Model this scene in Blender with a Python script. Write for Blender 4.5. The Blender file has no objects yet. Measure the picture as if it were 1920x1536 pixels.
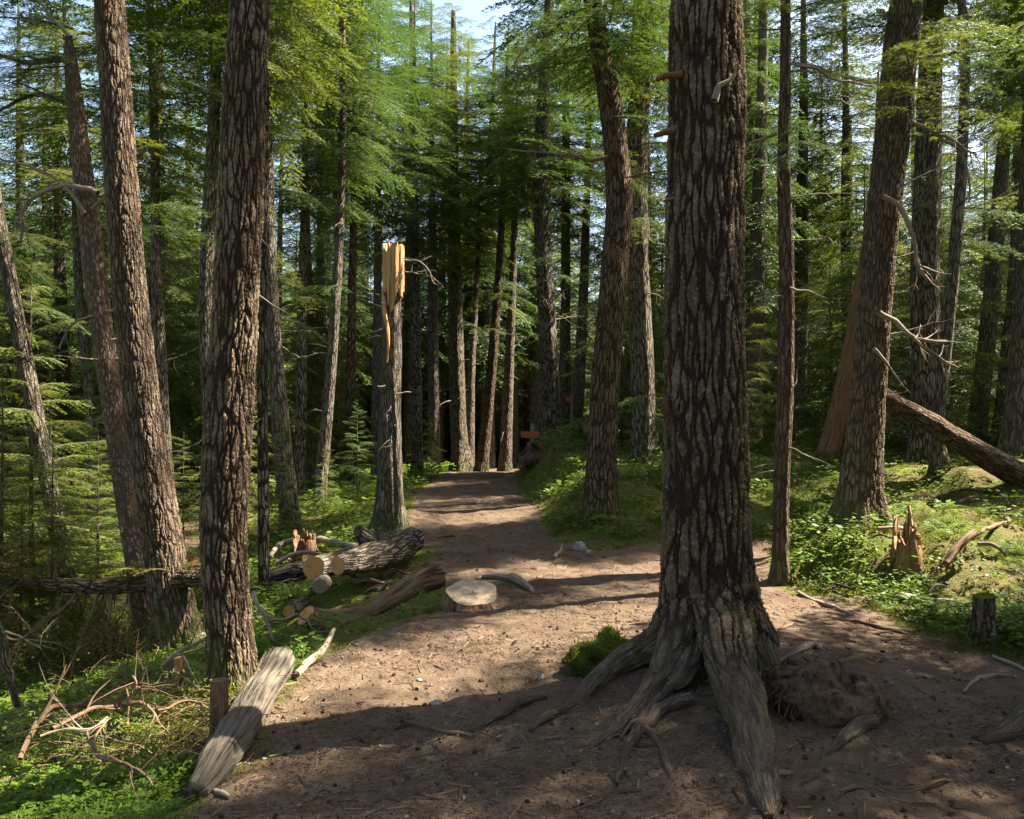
import bpy, math, random
import numpy as np
from mathutils import Vector
sc = bpy.context.scene
C = sc.collection
# ------------------------------------------------------------------ camera
CAMH = 1.55; FPX = 1500.0; CX = 960.0; HY = 790.0          # focal in photo pixels, horizon row
cd = bpy.data.cameras.new('camera'); cam = bpy.data.objects.new('camera', cd); C.objects.link(cam)
cam.location = (0, 0, CAMH); cam.rotation_euler = (math.radians(90), 0, 0)
cd.sensor_fit = 'HORIZONTAL'; cd.sensor_width = 36; cd.lens = 36 * FPX / 1920
cd.shift_y = (HY - 768) / 1920; cd.clip_start = .05; cd.clip_end = 2000
sc.camera = cam
# ------------------------------------------------------------------ sky and sun
SUN_AZ, SUN_EL = math.radians(68), math.radians(52)          # azimuth from +Y towards +X
w = bpy.data.worlds.new('World'); sc.world = w; w.use_nodes = True
nt = w.node_tree; nt.nodes.clear()
sky = nt.nodes.new('ShaderNodeTexSky'); sky.sky_type = 'NISHITA'; sky.sun_disc = False
sky.sun_elevation = SUN_EL; sky.sun_rotation = SUN_AZ; sky.air_density = 1.2; sky.dust_density = 2.2; sky.ozone_density = .4
bg = nt.nodes.new('ShaderNodeBackground'); bg.inputs['Strength'].default_value = .06
wo = nt.nodes.new('ShaderNodeOutputWorld')
nt.links.new(sky.outputs[0], bg.inputs[0]); nt.links.new(bg.outputs[0], wo.inputs[0])
sl = bpy.data.lights.new('sun', 'SUN'); sl.energy = 5.0; sl.angle = math.radians(.53); sl.color = (1, .9, .74)
so = bpy.data.objects.new('sun', sl); C.objects.link(so)
sd = Vector((math.sin(SUN_AZ) * math.cos(SUN_EL), math.cos(SUN_AZ) * math.cos(SUN_EL), math.sin(SUN_EL)))
so.rotation_euler = sd.to_track_quat('Z', 'Y').to_euler(); so.location = (20, 10, 30)
sc.view_settings.view_transform = 'Standard'; sc.view_settings.look = 'None'
sc.view_settings.exposure = 2.65; sc.view_settings.gamma = 1
sc.render.engine = 'CYCLES'
sc.cycles.max_bounces = 6; sc.cycles.diffuse_bounces = 3; sc.cycles.glossy_bounces = 2
sc.cycles.transmission_bounces = 4; sc.cycles.transparent_max_bounces = 4
sc.cycles.use_denoising = True
try: sc.cycles.denoiser = 'OPENIMAGEDENOISE'
except Exception: pass
sc.cycles.caustics_reflective = False; sc.cycles.caustics_refractive = False

# ------------------------------------------------------------------ numpy helpers
R_ = np.random.default_rng
def hsh(ix, iy, iz, seed):
    v = np.sin(ix * 127.1 + iy * 311.7 + iz * 74.7 + seed * 53.3) * 43758.5453
    return v - np.floor(v)
def vn(p, seed=0):
    p = np.asarray(p, float); i = np.floor(p); f = p - i; u = f * f * (3 - 2 * f); r = 0
    for a in (0, 1):
        for b in (0, 1):
            for c in (0, 1):
                wt = (u[..., 0] if a else 1 - u[..., 0]) * (u[..., 1] if b else 1 - u[..., 1]) * (u[..., 2] if c else 1 - u[..., 2])
                r = r + wt * hsh(i[..., 0] + a, i[..., 1] + b, i[..., 2] + c, seed)
    return r - .5
def fbm(p, seed=0, o=3):
    s = 0; a = 1.
    for k in range(o): s = s + a * vn(np.asarray(p) * 2 ** k, seed + k); a *= .5
    return s
def v2(x, y): return np.stack([x, y, np.zeros_like(x)], -1)
def sst(x, a, b): t = np.clip((x - a) / (b - a), 0, 1); return t * t * (3 - 2 * t)

# ------------------------------------------------------------------ terrain
def flat(px, py): Y = CAMH * FPX / (py - HY); return ((px - CX) / FPX * Y, Y)
PATH = [(-1.9, 1.2)] + [flat(*p) for p in [(370, 1560), (410, 1490), (490, 1370), (545, 1295), (600, 1240), (700, 1195), (770, 1165),
        (850, 1140), (835, 1085), (800, 1050), (775, 1005), (765, 960), (790, 920), (825, 893)]] + \
       [(-1.9, 30), (.5, 42), (1.9, 42), (.5, 30)] + \
       [flat(*p) for p in [(955, 893), (962, 910), (990, 945), (1015, 985), (1045, 1020), (1110, 1036), (1240, 1022), (1400, 1022),
        (1438, 1040), (1445, 1095), (1520, 1120), (1600, 1135), (1680, 1165), (1750, 1205), (1850, 1235), (1920, 1245)]] + \
       [(6, 4.8), (14, 3), (14, -2), (4, -6), (-1.5, -6)]
PATH = np.array(PATH)
def sdist(x, y, poly=PATH):
    x = np.asarray(x, float); y = np.asarray(y, float)
    d = np.full(x.shape, 1e9); ins = np.zeros(x.shape, bool); n = len(poly)
    for i in range(n):
        ax, ay = poly[i]; bx, by = poly[(i + 1) % n]
        ex, ey = bx - ax, by - ay
        t = np.clip(((x - ax) * ex + (y - ay) * ey) / (ex * ex + ey * ey), 0, 1)
        d = np.minimum(d, (x - ax - ex * t) ** 2 + (y - ay - ey * t) ** 2)
        if ay != by:
            c = (ay > y) != (by > y)
            ins ^= c & (x < (bx - ax) * (y - ay) / (by - ay) + ax)
    d = np.sqrt(d); return np.where(ins, -d, d)
MOUNDS = [(1.25, 5.0, .13, .75), (1.9, 4.6, .12, .45),            # main tree
          (3.45, 7.9, .28, .5), (4.2, 7.7, .3, .5), (2.9, 8.1, .12, .5), (4.9, 8.9, .5, .7), (6.3, 8.4, .45, .6), (5.6, 7.0, .2, .6), (3.7, 9.6, .2, .7),
          (.75, 19.5, .35, 1.2), (1.4, 12.4, .15, .8), (.6, 13.5, .1, .6),
          (-1.7, 12.6, .15, .5), (-1.55, 6.3, .06, .5), (7.5, 12, .3, 1.2), (4.2, 14, .25, 1.2)]
TRAIL = [(-6.6, 5.5), (-6.1, 8.0), (-5.7, 9.6), (-5.5, 11.5), (-5.7, 14), (-6.5, 18), (-8, 24)]
def trd(x, y):
    d = np.full(np.shape(x), 1e9)
    for (ax, ay), (bx, by) in zip(TRAIL[:-1], TRAIL[1:]):
        ex, ey = bx - ax, by - ay; t = np.clip(((x - ax) * ex + (y - ay) * ey) / (ex * ex + ey * ey), 0, 1)
        d = np.minimum(d, np.hypot(x - ax - ex * t, y - ay - ey * t))
    return d
def ground(x, y, sdv=None):
    x = np.asarray(x, float); y = np.asarray(y, float)
    s = sdist(x, y) if sdv is None else sdv
    so_ = np.clip(s, 0, None)
    xc = np.interp(y, [0, 10, 15, 25, 42], [0, -.3, -.85, -1.2, 1.])
    left = 1 / (1 + np.exp((x - xc) / .15))
    a = np.interp(y, [0, 9, 14, 25], [.30, .27, .13, .10])
    hl = -2.4 * np.tanh(a * so_ / 2.4)
    B = np.interp(y, [6, 9, 12, 16, 21, 30], [.03, .06, .40, .68, .95, .8])
    hr = B * sst(so_, 0, 1.1) + 1.2 * np.tanh(.045 * so_ / 1.2)
    h = left * hl + (1 - left) * hr
    h = h - .05 * np.clip(y - 24, 0, 60) - .02 * np.clip(y - 40, 0, 200) * (y < 1e9)
    h = h + .03 * sst(y, 5, 9) * 0
    out = sst(s, -.1, .7); tm = 1 - sst(trd(x, y), .45, 1.0)
    out = out * (1 - .85 * tm)
    h = h + out * (.13 * fbm(v2(x * .9, y * .9), 3, 3) + .07 * fbm(v2(x * 4, y * 4), 7, 3)) + (.05 * fbm(v2(x * .7, y * .7), 11, 2) + .035 * fbm(v2(x * 4, y * 4), 12, 4))
    h = h + out * (1 - left) * sst(y, 5, 8) * (.34 * np.abs(fbm(v2(x * .75, y * .75), 23, 3)) + .10 * np.abs(fbm(v2(x * 2.6, y * 2.6), 24, 3)) - .08)
    for cx, cy, am, r in MOUNDS: h = h + am * np.exp(-((x - cx) ** 2 + (y - cy) ** 2) / r ** 2)
    return h
def g1(x, y): return float(ground(np.array([x]), np.array([y]))[0])
def hit(px, py, y0=2.2, y1=60):
    """where the view ray through a photo pixel meets the terrain"""
    Y = np.exp(np.linspace(math.log(y0), math.log(y1), 900)); X = (px - CX) / FPX * Y; Z = CAMH - (py - HY) / FPX * Y
    g = ground(X, Y); k = np.where(Z < g)[0]; k = k[0] if len(k) else len(Y) - 1
    return np.array([X[k], Y[k], g[k]])
def pw(px, py, Y): return np.array([(px - CX) / FPX * Y, Y, CAMH - (py - HY) / FPX * Y])

# ------------------------------------------------------------------ mesh builder
class MB:
    def __init__(s): s.V = []; s.F = {3: [], 4: []}; s.bk = []; s.M = {3: [], 4: []}; s.n = 0; s.hasbk = False
    def add(s, V, F, bk=None, mi=0):
        V = np.asarray(V, float).reshape(-1, 3); F = np.asarray(F, int)
        if bk is not None: s.hasbk = True
        s.V.append(V); s.bk.append(V if bk is None else np.asarray(bk, float).reshape(-1, 3))
        k = F.shape[1]; s.F[k].append(F + s.n); s.M[k].append(np.full(len(F), mi)); s.n += len(V)
    def mesh(s, name, mats, org=(0, 0, 0), smooth=True):
        me = bpy.data.meshes.new(name); V = np.concatenate(s.V) - np.array(org)
        f4 = np.concatenate(s.F[4]) if s.F[4] else np.zeros((0, 4), int); f3 = np.concatenate(s.F[3]) if s.F[3] else np.zeros((0, 3), int)
        me.vertices.add(len(V)); me.vertices.foreach_set('co', V.ravel().astype(np.float32))
        lp = np.concatenate([f4.ravel(), f3.ravel()]); me.loops.add(len(lp)); me.loops.foreach_set('vertex_index', lp.astype(np.int32))
        st = np.concatenate([np.arange(len(f4)) * 4, len(f4) * 4 + np.arange(len(f3)) * 3])
        me.polygons.add(len(st)); me.polygons.foreach_set('loop_start', st.astype(np.int32))
        mm = np.concatenate([np.concatenate(s.M[k]) if s.M[k] else np.zeros(0, int) for k in (4, 3)])
        me.polygons.foreach_set('material_index', mm.astype(np.int32))
        me.polygons.foreach_set('use_smooth', np.full(len(st), smooth))
        for m in (mats if isinstance(mats, (list, tuple)) else [mats]): me.materials.append(m)
        if s.hasbk:
            a = me.attributes.new('bk', 'FLOAT_VECTOR', 'POINT'); a.data.foreach_set('vector', np.concatenate(s.bk).ravel().astype(np.float32))
        me.update(calc_edges=True); return me
def link(name, me, parent=None, loc=(0, 0, 0)):
    o = bpy.data.objects.new(name, me); C.objects.link(o); o.location = loc
    if parent is not None: o.parent = parent
    return o
def tag(o, label=None, cat=None, group=None, kind=None):
    if label: o['label'] = label
    if cat: o['category'] = cat
    if group: o['group'] = group
    if kind: o['kind'] = kind
    return o
def empty(name, loc, label, cat, group=None):
    o = bpy.data.objects.new(name, None); C.objects.link(o); o.location = loc; o.empty_display_size = .2
    return tag(o, label, cat, group)
def resample(P, n):
    P = np.asarray(P, float)
    if len(P) < 3: t = np.linspace(0, len(P) - 1, n); return np.stack([np.interp(t, range(len(P)), P[:, k]) for k in range(P.shape[1])], 1)
    d = np.r_[0, np.cumsum(np.linalg.norm(np.diff(P[:, :3], axis=0), axis=1))]; d = d / d[-1]
    m = np.zeros_like(P); m[1:-1] = (P[2:] - P[:-2]) / (d[2:] - d[:-2])[:, None]; m[0] = (P[1] - P[0]) / (d[1] - d[0]); m[-1] = (P[-1] - P[-2]) / (d[-1] - d[-2])
    t = np.linspace(0, 1, n); i = np.clip(np.searchsorted(d, t, 'right') - 1, 0, len(P) - 2)
    h = (d[i + 1] - d[i]); u = ((t - d[i]) / h)[:, None]; h = h[:, None]
    return (2 * u ** 3 - 3 * u ** 2 + 1) * P[i] + (u ** 3 - 2 * u ** 2 + u) * h * m[i] + (-2 * u ** 3 + 3 * u ** 2) * P[i + 1] + (u ** 3 - u ** 2) * h * m[i + 1]
def frames(P):
    T = np.gradient(P, axis=0); T /= np.linalg.norm(T, axis=1)[:, None] + 1e-9
    r = np.array([1., 0, 0]) if abs(T[0, 2]) > .7 else np.array([0, 0, 1.])
    N = np.zeros_like(P); v = r - T[0] * r.dot(T[0]); N[0] = v / np.linalg.norm(v)
    for i in range(1, len(P)):
        v = N[i - 1] - T[i] * N[i - 1].dot(T[i]); N[i] = v / (np.linalg.norm(v) + 1e-9)
    return T, N, np.cross(T, N)
def grid_faces(n, k):
    i = np.arange(n - 1)[:, None] * k; j = np.arange(k)[None, :]; j2 = (j + 1) % k
    return np.stack([i + j, i + j2, i + k + j2, i + k + j], -1).reshape(-1, 4)
def tube(mb, P, R, ns=8, mul=None, off=None, mi=0, squash=None, capend=False):
    """skin a tube along P; returns axis frames. mul(theta, s) scales the radius"""
    P = np.asarray(P, float); R = np.broadcast_to(np.asarray(R, float), (len(P),))
    T, N, B = frames(P); th = np.linspace(0, 2 * math.pi, ns, endpoint=False)
    s = np.r_[0, np.cumsum(np.linalg.norm(np.diff(P, axis=0), axis=1))]
    rr = np.repeat(R[:, None], ns, 1)
    if mul is not None: rr = rr * mul(th[None, :], s[:, None])
    q = 1 if squash is None else squash
    V = P[:, None] + rr[..., None] * (np.cos(th)[None, :, None] * N[:, None] + q * np.sin(th)[None, :, None] * B[:, None])
    R0 = float(np.median(R)); o = np.zeros(3) if off is None else off
    bk = np.stack([np.broadcast_to(np.cos(th) * R0, rr.shape), np.broadcast_to(np.sin(th) * R0, rr.shape), np.broadcast_to(s[:, None], rr.shape)], -1) + o
    mb.add(V, grid_faces(len(P), ns), bk, mi)
    if capend:
        for e in (0, -1):
            c = P[e]; ring = V[e]; m = len(ring); bkc = np.concatenate([[np.array([0, 0, s[e]]) + o], bk[e]])
            f = np.stack([np.zeros(m, int), 1 + np.arange(m), 1 + (np.arange(m) + 1) % m], 1)
            if e == 0: f = f[:, ::-1]
            mb.add(np.concatenate([[c], ring]), f, bkc, mi)
    return T, N, B, V
def wig(P, amp, seed, f=1.5):
    P = np.array(P, float); 
    return P + amp * np.stack([fbm(P * f, seed), fbm(P * f, seed + 5), fbm(P * f, seed + 9)], -1)

# ------------------------------------------------------------------ materials
class NT:
    def __init__(s, name, disp=None):
        s.m = bpy.data.materials.new(name); s.m.use_nodes = True; s.t = s.m.node_tree; s.t.nodes.clear()
        s.out = s.n('OutputMaterial')
        if disp: s.m.displacement_method = disp
    def n(s, ty, **k):
        o = s.t.nodes.new('ShaderNode' + ty)
        for a, b in k.items(): setattr(o, a, b)
        return o
    def set(s, sock, v):
        if isinstance(v, bpy.types.NodeSocket): s.t.links.new(v, sock)
        elif v is not None: sock.default_value = v
    def math(s, op, a, b=None, clamp=False):
        o = s.n('Math', operation=op, use_clamp=clamp); s.set(o.inputs[0], a); s.set(o.inputs[1], b); return o.outputs[0]
    def vmul(s, v, k):
        o = s.n('VectorMath', operation='MULTIPLY'); s.set(o.inputs[0], v); s.set(o.inputs[1], k); return o.outputs[0]
    def noise(s, v, sc_, det=3, rough=.55):
        o = s.n('TexNoise'); s.set(o.inputs['Vector'], v); s.set(o.inputs['Scale'], sc_); s.set(o.inputs['Detail'], det); s.set(o.inputs['Roughness'], rough); return o.outputs[0]
    def rng(s, v, a, b, c=0., d=1., sm=True):
        o = s.n('MapRange', interpolation_type='SMOOTHSTEP' if sm else 'LINEAR'); s.set(o.inputs[0], v)
        for i, x in enumerate((a, b, c, d)): s.set(o.inputs[1 + i], x)
        return o.outputs[0]
    def mix(s, f, a, b):
        o = s.n('Mix', data_type='RGBA'); s.set(o.inputs[0], f)
        s.set(o.inputs[6], a if isinstance(a, bpy.types.NodeSocket) else (*a, 1)); s.set(o.inputs[7], b if isinstance(b, bpy.types.NodeSocket) else (*b, 1)); return o.outputs[2]
    def attr(s, name): return s.n('Attribute', attribute_type='GEOMETRY', attribute_name=name)
    def bsdf(s, col, rough=.9, spec=.2):
        o = s.n('BsdfPrincipled'); s.set(o.inputs['Base Color'], col if isinstance(col, bpy.types.NodeSocket) else (*col, 1)); s.set(o.inputs['Roughness'], rough)
        s.set(o.inputs['Specular IOR Level'], spec); return o.outputs[0]
    def disp(s, h, scale, mid=.5):
        o = s.n('Displacement'); s.set(o.inputs['Height'], h); s.set(o.inputs['Scale'], scale); s.set(o.inputs['Midlevel'], mid)
        s.t.links.new(o.outputs[0], s.out.inputs['Displacement'])
    def fin(s, sh): s.t.links.new(sh, s.out.inputs['Surface']); return s.m
def bark(name, hi, mid, lo, sc_=17, zr=.16, depth=.03, method='BUMP', moss=.35, mossz=.5, lichen=.5, warp=.06, edge=.22, rw=.45, cdark=.6, cth=(.15, .85)):
    t = NT(name, method); bk = t.attr('bk').outputs['Vector']
    wv = t.n('TexNoise'); t.set(wv.inputs['Vector'], t.vmul(bk, (1, 1, .45))); t.set(wv.inputs['Scale'], 7.); t.set(wv.inputs['Detail'], 3.)
    sb = t.n('VectorMath', operation='SUBTRACT'); t.set(sb.inputs[0], wv.outputs['Color']); t.set(sb.inputs[1], (.5, .5, .5))
    ad = t.n('VectorMath', operation='ADD'); t.set(ad.inputs[0], bk); t.set(ad.inputs[1], t.vmul(sb.outputs[0], (warp * 1.6, warp * 1.6, warp * 3)))
    vo = t.n('TexVoronoi', feature='DISTANCE_TO_EDGE'); t.set(vo.inputs['Vector'], t.vmul(ad.outputs[0], (sc_, sc_, sc_ * zr))); t.set(vo.inputs['Scale'], 1.)
    vo2 = t.n('TexVoronoi', feature='DISTANCE_TO_EDGE'); t.set(vo2.inputs['Vector'], t.vmul(ad.outputs[0], (sc_ * 2.3, sc_ * 2.3, sc_ * .9))); t.set(vo2.inputs['Scale'], 1.)
    rdg = t.math('ABSOLUTE', t.math('SUBTRACT', t.noise(t.vmul(ad.outputs[0], (1, 1, zr * .8)), sc_ * .62, 2., .5), .5))
    furrow = t.rng(rdg, 0., .05); plate = t.math('MULTIPLY', t.rng(vo.outputs[0], 0., edge), t.math('ADD', 1 - rw, t.math('MULTIPLY', furrow, rw)))
    flake = t.rng(vo2.outputs[0], 0., .3)
    vc = t.n('TexVoronoi', feature='F1'); t.set(vc.inputs['Vector'], t.vmul(ad.outputs[0], (sc_ * 1.9, sc_ * 1.9, sc_ * .55))); t.set(vc.inputs['Scale'], 1.)
    cs = t.n('SeparateColor'); t.set(cs.inputs[0], vc.outputs['Color']); tone = cs.outputs[0]
    fine = t.noise(t.vmul(bk, (1, 1, .45)), 60., 6., .7); cn = t.noise(bk, 3., 5., .65)
    h = t.math('ADD', t.math('MULTIPLY', plate, .6), t.math('ADD', t.math('MULTIPLY', t.math('MULTIPLY', flake, t.math('ADD', .4, tone)), .26), t.math('MULTIPLY', fine, .5)))
    c = t.mix(t.rng(t.math('ADD', t.math('MULTIPLY', fine, .8), t.math('MULTIPLY', tone, .35)), .35, .85), mid, hi); c = t.mix(t.rng(cn, .38, .6), c, tuple(cdark * q for q in mid))
    c = t.mix(t.math('MULTIPLY', t.rng(t.noise(bk, 38., 3.), .56, .64), lichen), c, (.25, .25, .19))
    c = t.mix(t.rng(t.math('MULTIPLY', plate, t.math('ADD', .5, t.math('MULTIPLY', flake, .5))), *cth), lo, c)  # furrows between plates also painted dark, deepening the shade of the relief
    oi = t.n('ObjectInfo').outputs['Random']; c = t.mix(t.math('MULTIPLY', oi, .35), c, tuple(.7 * (q + .03) for q in mid))
    rt = t.attr('rt').outputs['Fac']; rc = t.mix(t.rng(t.noise(t.vmul(bk, (1, 1, .2)), 45., 5., .65), .35, .65), (.06, .042, .03), (.145, .108, .078))
    rc = t.mix(t.rng(t.noise(bk, 30., 3.), .66, .72), rc, (.19, .18, .14)); rc = t.mix(t.rng(t.noise(bk, 5., 4.), .56, .68), rc, (.06, .065, .02)); c = t.mix(rt, c, rc)
    h = t.math('MULTIPLY', h, t.math('SUBTRACT', 1., t.math('MULTIPLY', rt, .62)))
    sep = t.n('SeparateXYZ'); t.set(sep.inputs[0], bk)
    mz = t.rng(sep.outputs[2], 0., mossz * 2.2, 1., 0.); mn = t.noise(bk, 6., 4.)
    mk = t.math('ADD', t.math('MULTIPLY', mz, .33), mn); mk = t.math('MULTIPLY', t.rng(mk, .62, .76), moss)
    c = t.mix(mk, c, (.075, .095, .018))
    t.disp(h, depth); return t.fin(t.bsdf(c, .95, .12))
def wood(name, a, b, dark, grain=70, zr=.05, depth=.008, method='BUMP'):
    t = NT(name, method); bk = t.attr('bk').outputs['Vector']
    g = t.noise(t.vmul(bk, (1, 1, zr)), grain, 5., .6); g2 = t.noise(t.vmul(bk, (1, 1, zr * 2)), grain * .3, 3.)
    c = t.mix(t.rng(g, .4, .62), a, b); c = t.mix(t.rng(g2, .62, .74), c, dark); c = t.mix(t.rng(g, .36, .42, 1., 0.), c, dark)
    t.disp(t.math('ADD', g, t.math('MULTIPLY', g2, 1.5)), depth); return t.fin(t.bsdf(c, .85, .2))
def leaf(name, a, b, c3, trans=.35, nsc=.9):
    t = NT(name); geo = t.n('NewGeometry'); oi = t.n('ObjectInfo')
    f = t.math('ADD', t.math('MULTIPLY', geo.outputs['Random Per Island'], .75), t.math('MULTIPLY', oi.outputs['Random'], .35))
    nz = t.noise(geo.outputs['Position'], nsc, 2.)
    c = t.mix(f, a, b); c = t.mix(t.rng(nz, .42, .66), c, c3)
    tr = t.n('BsdfTranslucent'); t.set(tr.inputs[0], t.mix(.5, c, b)); mx = t.n('MixShader'); t.set(mx.inputs[0], trans)
    t.t.links.new(t.bsdf(c, .55, .25), mx.inputs[1]); t.t.links.new(tr.outputs[0], mx.inputs[2]); return t.fin(mx.outputs[0])
M = {}
M['bark_main'] = bark('bark_main', (.235, .172, .112), (.125, .085, .053), (.022, .014, .009), 22, .12, .030, 'BOTH', .4, .3, .55, .05, .21, .3, .75, (.05, .7))
M['bark_near'] = bark('bark_near', (.27, .20, .135), (.15, .10, .065), (.022, .014, .009), 32, .15, .018, 'BOTH', .45, .3, .7, .04, .22, .35, .7, (.06, .7))
M['bark_mid'] = bark('bark_mid', (.29, .245, .195), (.18, .145, .11), (.03, .022, .016), 26, .14, .035, 'BUMP', .35, .3, .6, .04, .22, .3, .75, (.08, .7))
M['bark_pale'] = bark('bark_pale', (.42, .33, .25), (.27, .19, .135), (.07, .045, .03), 34, .3, .010, 'BOTH', .1, .3, .8, .04, .3)
M['bark_brown'] = bark('bark_brown', (.23, .16, .105), (.135, .085, .055), (.022, .014, .009), 26, .15, .035, 'BUMP', .3, .3, .5, .04, .22, .3, .75, (.08, .7))
M['bark_far'] = bark('bark_far', (.30, .25, .20), (.19, .155, .12), (.06, .045, .033), 22, .14, .03, 'BUMP', .2, .3, .4, .04, .3)
M['root'] = bark('root', (.20, .16, .12), (.13, .095, .07), (.06, .044, .032), 50, .1, .004, 'BUMP', .8, .02, .45, .03, .25)
M['dead'] = wood('dead_wood', (.16, .125, .09), (.27, .22, .165), (.06, .045, .035))
M['twig'] = wood('twig_wood', (.09, .07, .05), (.13, .10, .075), (.04, .03, .02))
M['dead_brown'] = wood('dead_brown', (.13, .08, .045), (.2, .13, .085), (.04, .026, .016))
M['plank'] = wood('weathered_log', (.085, .07, .052), (.14, .12, .093), (.035, .028, .02), 60, .05, .025, 'BUMP')
M['rotten'] = wood('rotten_wood', (.10, .06, .035), (.19, .115, .065), (.03, .02, .013), 28, .12, .03)
M['rotten_dark'] = wood('rotten_dark', (.06, .035, .022), (.12, .07, .04), (.018, .011, .008), 24, .3, .05)
M['broken'] = wood('broken_stump_wood', (.15, .08, .035), (.27, .16, .07), (.04, .025, .013), 45, .06, .02)
M['orange'] = wood('split_wood', (.40, .22, .09), (.52, .32, .16), (.16, .075, .03), 45, .04, .02)
M['reddish'] = wood('red_bare_wood', (.12, .06, .03), (.18, .10, .055), (.05, .025, .015), 50, .05, .01)
t = NT('cut_face', 'BUMP'); bk = t.attr('bk').outputs['Vector']
ln = t.n('VectorMath', operation='LENGTH'); t.set(ln.inputs[0], t.vmul(bk, (1, 1, 0)))
rn = t.math('SINE', t.math('MULTIPLY', t.math('ADD', ln.outputs['Value'], t.math('MULTIPLY', t.noise(bk, 12., 3.), .02)), 420.))
c = t.mix(t.rng(rn, -1., 1.), (.34, .16, .05), (.56, .31, .12)); c = t.mix(t.rng(t.noise(bk, 9., 3.), .5, .72), c, (.3, .14, .06))
M['cut'] = t.fin(t.bsdf(c, .8, .2))
t = NT('old_cut_face', 'BUMP'); bk = t.attr('bk').outputs['Vector']
c = t.mix(t.rng(t.noise(bk, 14., 4.), .35, .7), (.42, .33, .22), (.26, .19, .125)); c = t.mix(t.rng(t.noise(bk, 60., 2.), .6, .7), c, (.13, .09, .06))
t.disp(t.noise(bk, 40., 4.), .01); M['cut_old'] = t.fin(t.bsdf(c, .85, .2))
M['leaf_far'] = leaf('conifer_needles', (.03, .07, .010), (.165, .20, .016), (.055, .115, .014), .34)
M['leaf_dark'] = leaf('shaded_conifer_needles', (.02, .06, .012), (.10, .165, .018), (.04, .10, .018), .3)  # darker needle copy with shade put into its colour, also alternated between crowns
M['leaf_bright'] = leaf('sunlit_conifer_needles', (.06, .11, .014), (.19, .22, .022), (.10, .15, .016), .36)  # brighter yellow-green on young trees and lit boughs, sunlight put into the colour
M['cover'] = leaf('ground_cover_leaves', (.042, .095, .009), (.135, .205, .014), (.07, .115, .011), .40, 1.5)
M['fern'] = leaf('fern_leaves', (.05, .11, .009), (.14, .22, .014), (.08, .14, .011), .4, 2.)
M['mossblade'] = leaf('moss_blades', (.07, .09, .010), (.17, .175, .016), (.06, .10, .012), .3, 2.)
M['brownneedle'] = leaf('dead_needles', (.13, .07, .025), (.22, .15, .04), (.10, .09, .02), .3)
# ground: needle litter, bare dirt on the path, moss beside it
def ground_mat(name):
    t = NT(name, 'BUMP'); g = t.n('NewGeometry').outputs['Position']; d = t.attr('dirt').outputs['Fac']
    n1 = t.noise(g, 1.3, 5.); n2 = t.noise(g, 9., 5., .7); n3 = t.noise(g, 70., 4., .7); n4 = t.noise(g, 24., 3., .6)
    dirt = t.mix(t.rng(n2, .3, .7), (.088, .061, .039), (.165, .117, .077)); dirt = t.mix(t.rng(n3, .35, .7), t.mix(.5, dirt, (.07, .045, .033)), dirt)
    dirt = t.mix(t.rng(n1, .42, .6), dirt, t.mix(.35, dirt, (.045, .028, .018))); dirt = t.mix(t.rng(n4, .62, .72), dirt, (.05, .03, .02)); dirt = t.mix(t.rng(n3, .66, .72), dirt, (.3, .25, .2))
    lit = t.mix(t.rng(n2, .35, .65), (.06, .04, .025), (.13, .08, .045)); lit = t.mix(t.rng(n3, .6, .7), lit, (.2, .15, .1))
    mo = t.mix(t.rng(n4, .35, .65), (.034, .058, .008), (.10, .12, .014)); mo = t.mix(t.rng(n3, .4, .65), mo, (.095, .10, .017))
    side = t.mix(t.rng(t.math('ADD', n1, t.math('MULTIPLY', n2, .3)), .55, .72), lit, mo)
    side = t.mix(t.rng(t.math('ADD', n1, t.math('MULTIPLY', n2, .3)), .62, .56), side, t.mix(.5, mo, lit))
    e = t.math('ADD', d, t.math('MULTIPLY', t.math('SUBTRACT', n2, .5), .7))
    c = t.mix(t.rng(e, .3, .7), side, dirt)
    h = t.math('ADD', t.math('MULTIPLY', n3, .35), t.math('ADD', t.math('MULTIPLY', n4, .5), n2))
    t.disp(h, .03); return t.fin(t.bsdf(c, .95, .12))
M['ground'] = ground_mat('forest_floor')
t = NT('stone', 'BUMP'); g = t.n('TexCoord').outputs['Object']
t.disp(t.noise(g, 14., 5.), .03); M['stone'] = t.fin(t.bsdf(t.mix(t.rng(t.noise(g, 8., 5.), .35, .7), (.16, .145, .12), (.33, .30, .26)), .85, .3))
t = NT('moss', 'BUMP'); g = t.n('NewGeometry').outputs['Position']
t.disp(t.noise(g, 45., 5., .7), .05); M['moss'] = t.fin(t.bsdf(t.mix(t.rng(t.noise(g, 7., 5.), .35, .65), (.03, .045, .01), (.11, .12, .02)), 1., .05))
t = NT('sign_paint', 'BUMP'); g = t.n('TexCoord').outputs['Object']
M['sign'] = t.fin(t.bsdf(t.mix(t.rng(t.noise(g, 30., 4.), .4, .7), (.28, .075, .028), (.36, .13, .06)), .7, .3))
t = NT('hill_forest', 'BUMP'); g = t.n('NewGeometry').outputs['Position']
t.disp(t.noise(g, .15, 6., .8), 12.); M['hill'] = t.fin(t.bsdf(t.mix(t.rng(t.noise(g, .12, 6., .75), .38, .62), (.045, .09, .06), (.11, .17, .09)), 1., .0))  # muted blue-green carries the distance haze in the colour

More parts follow.
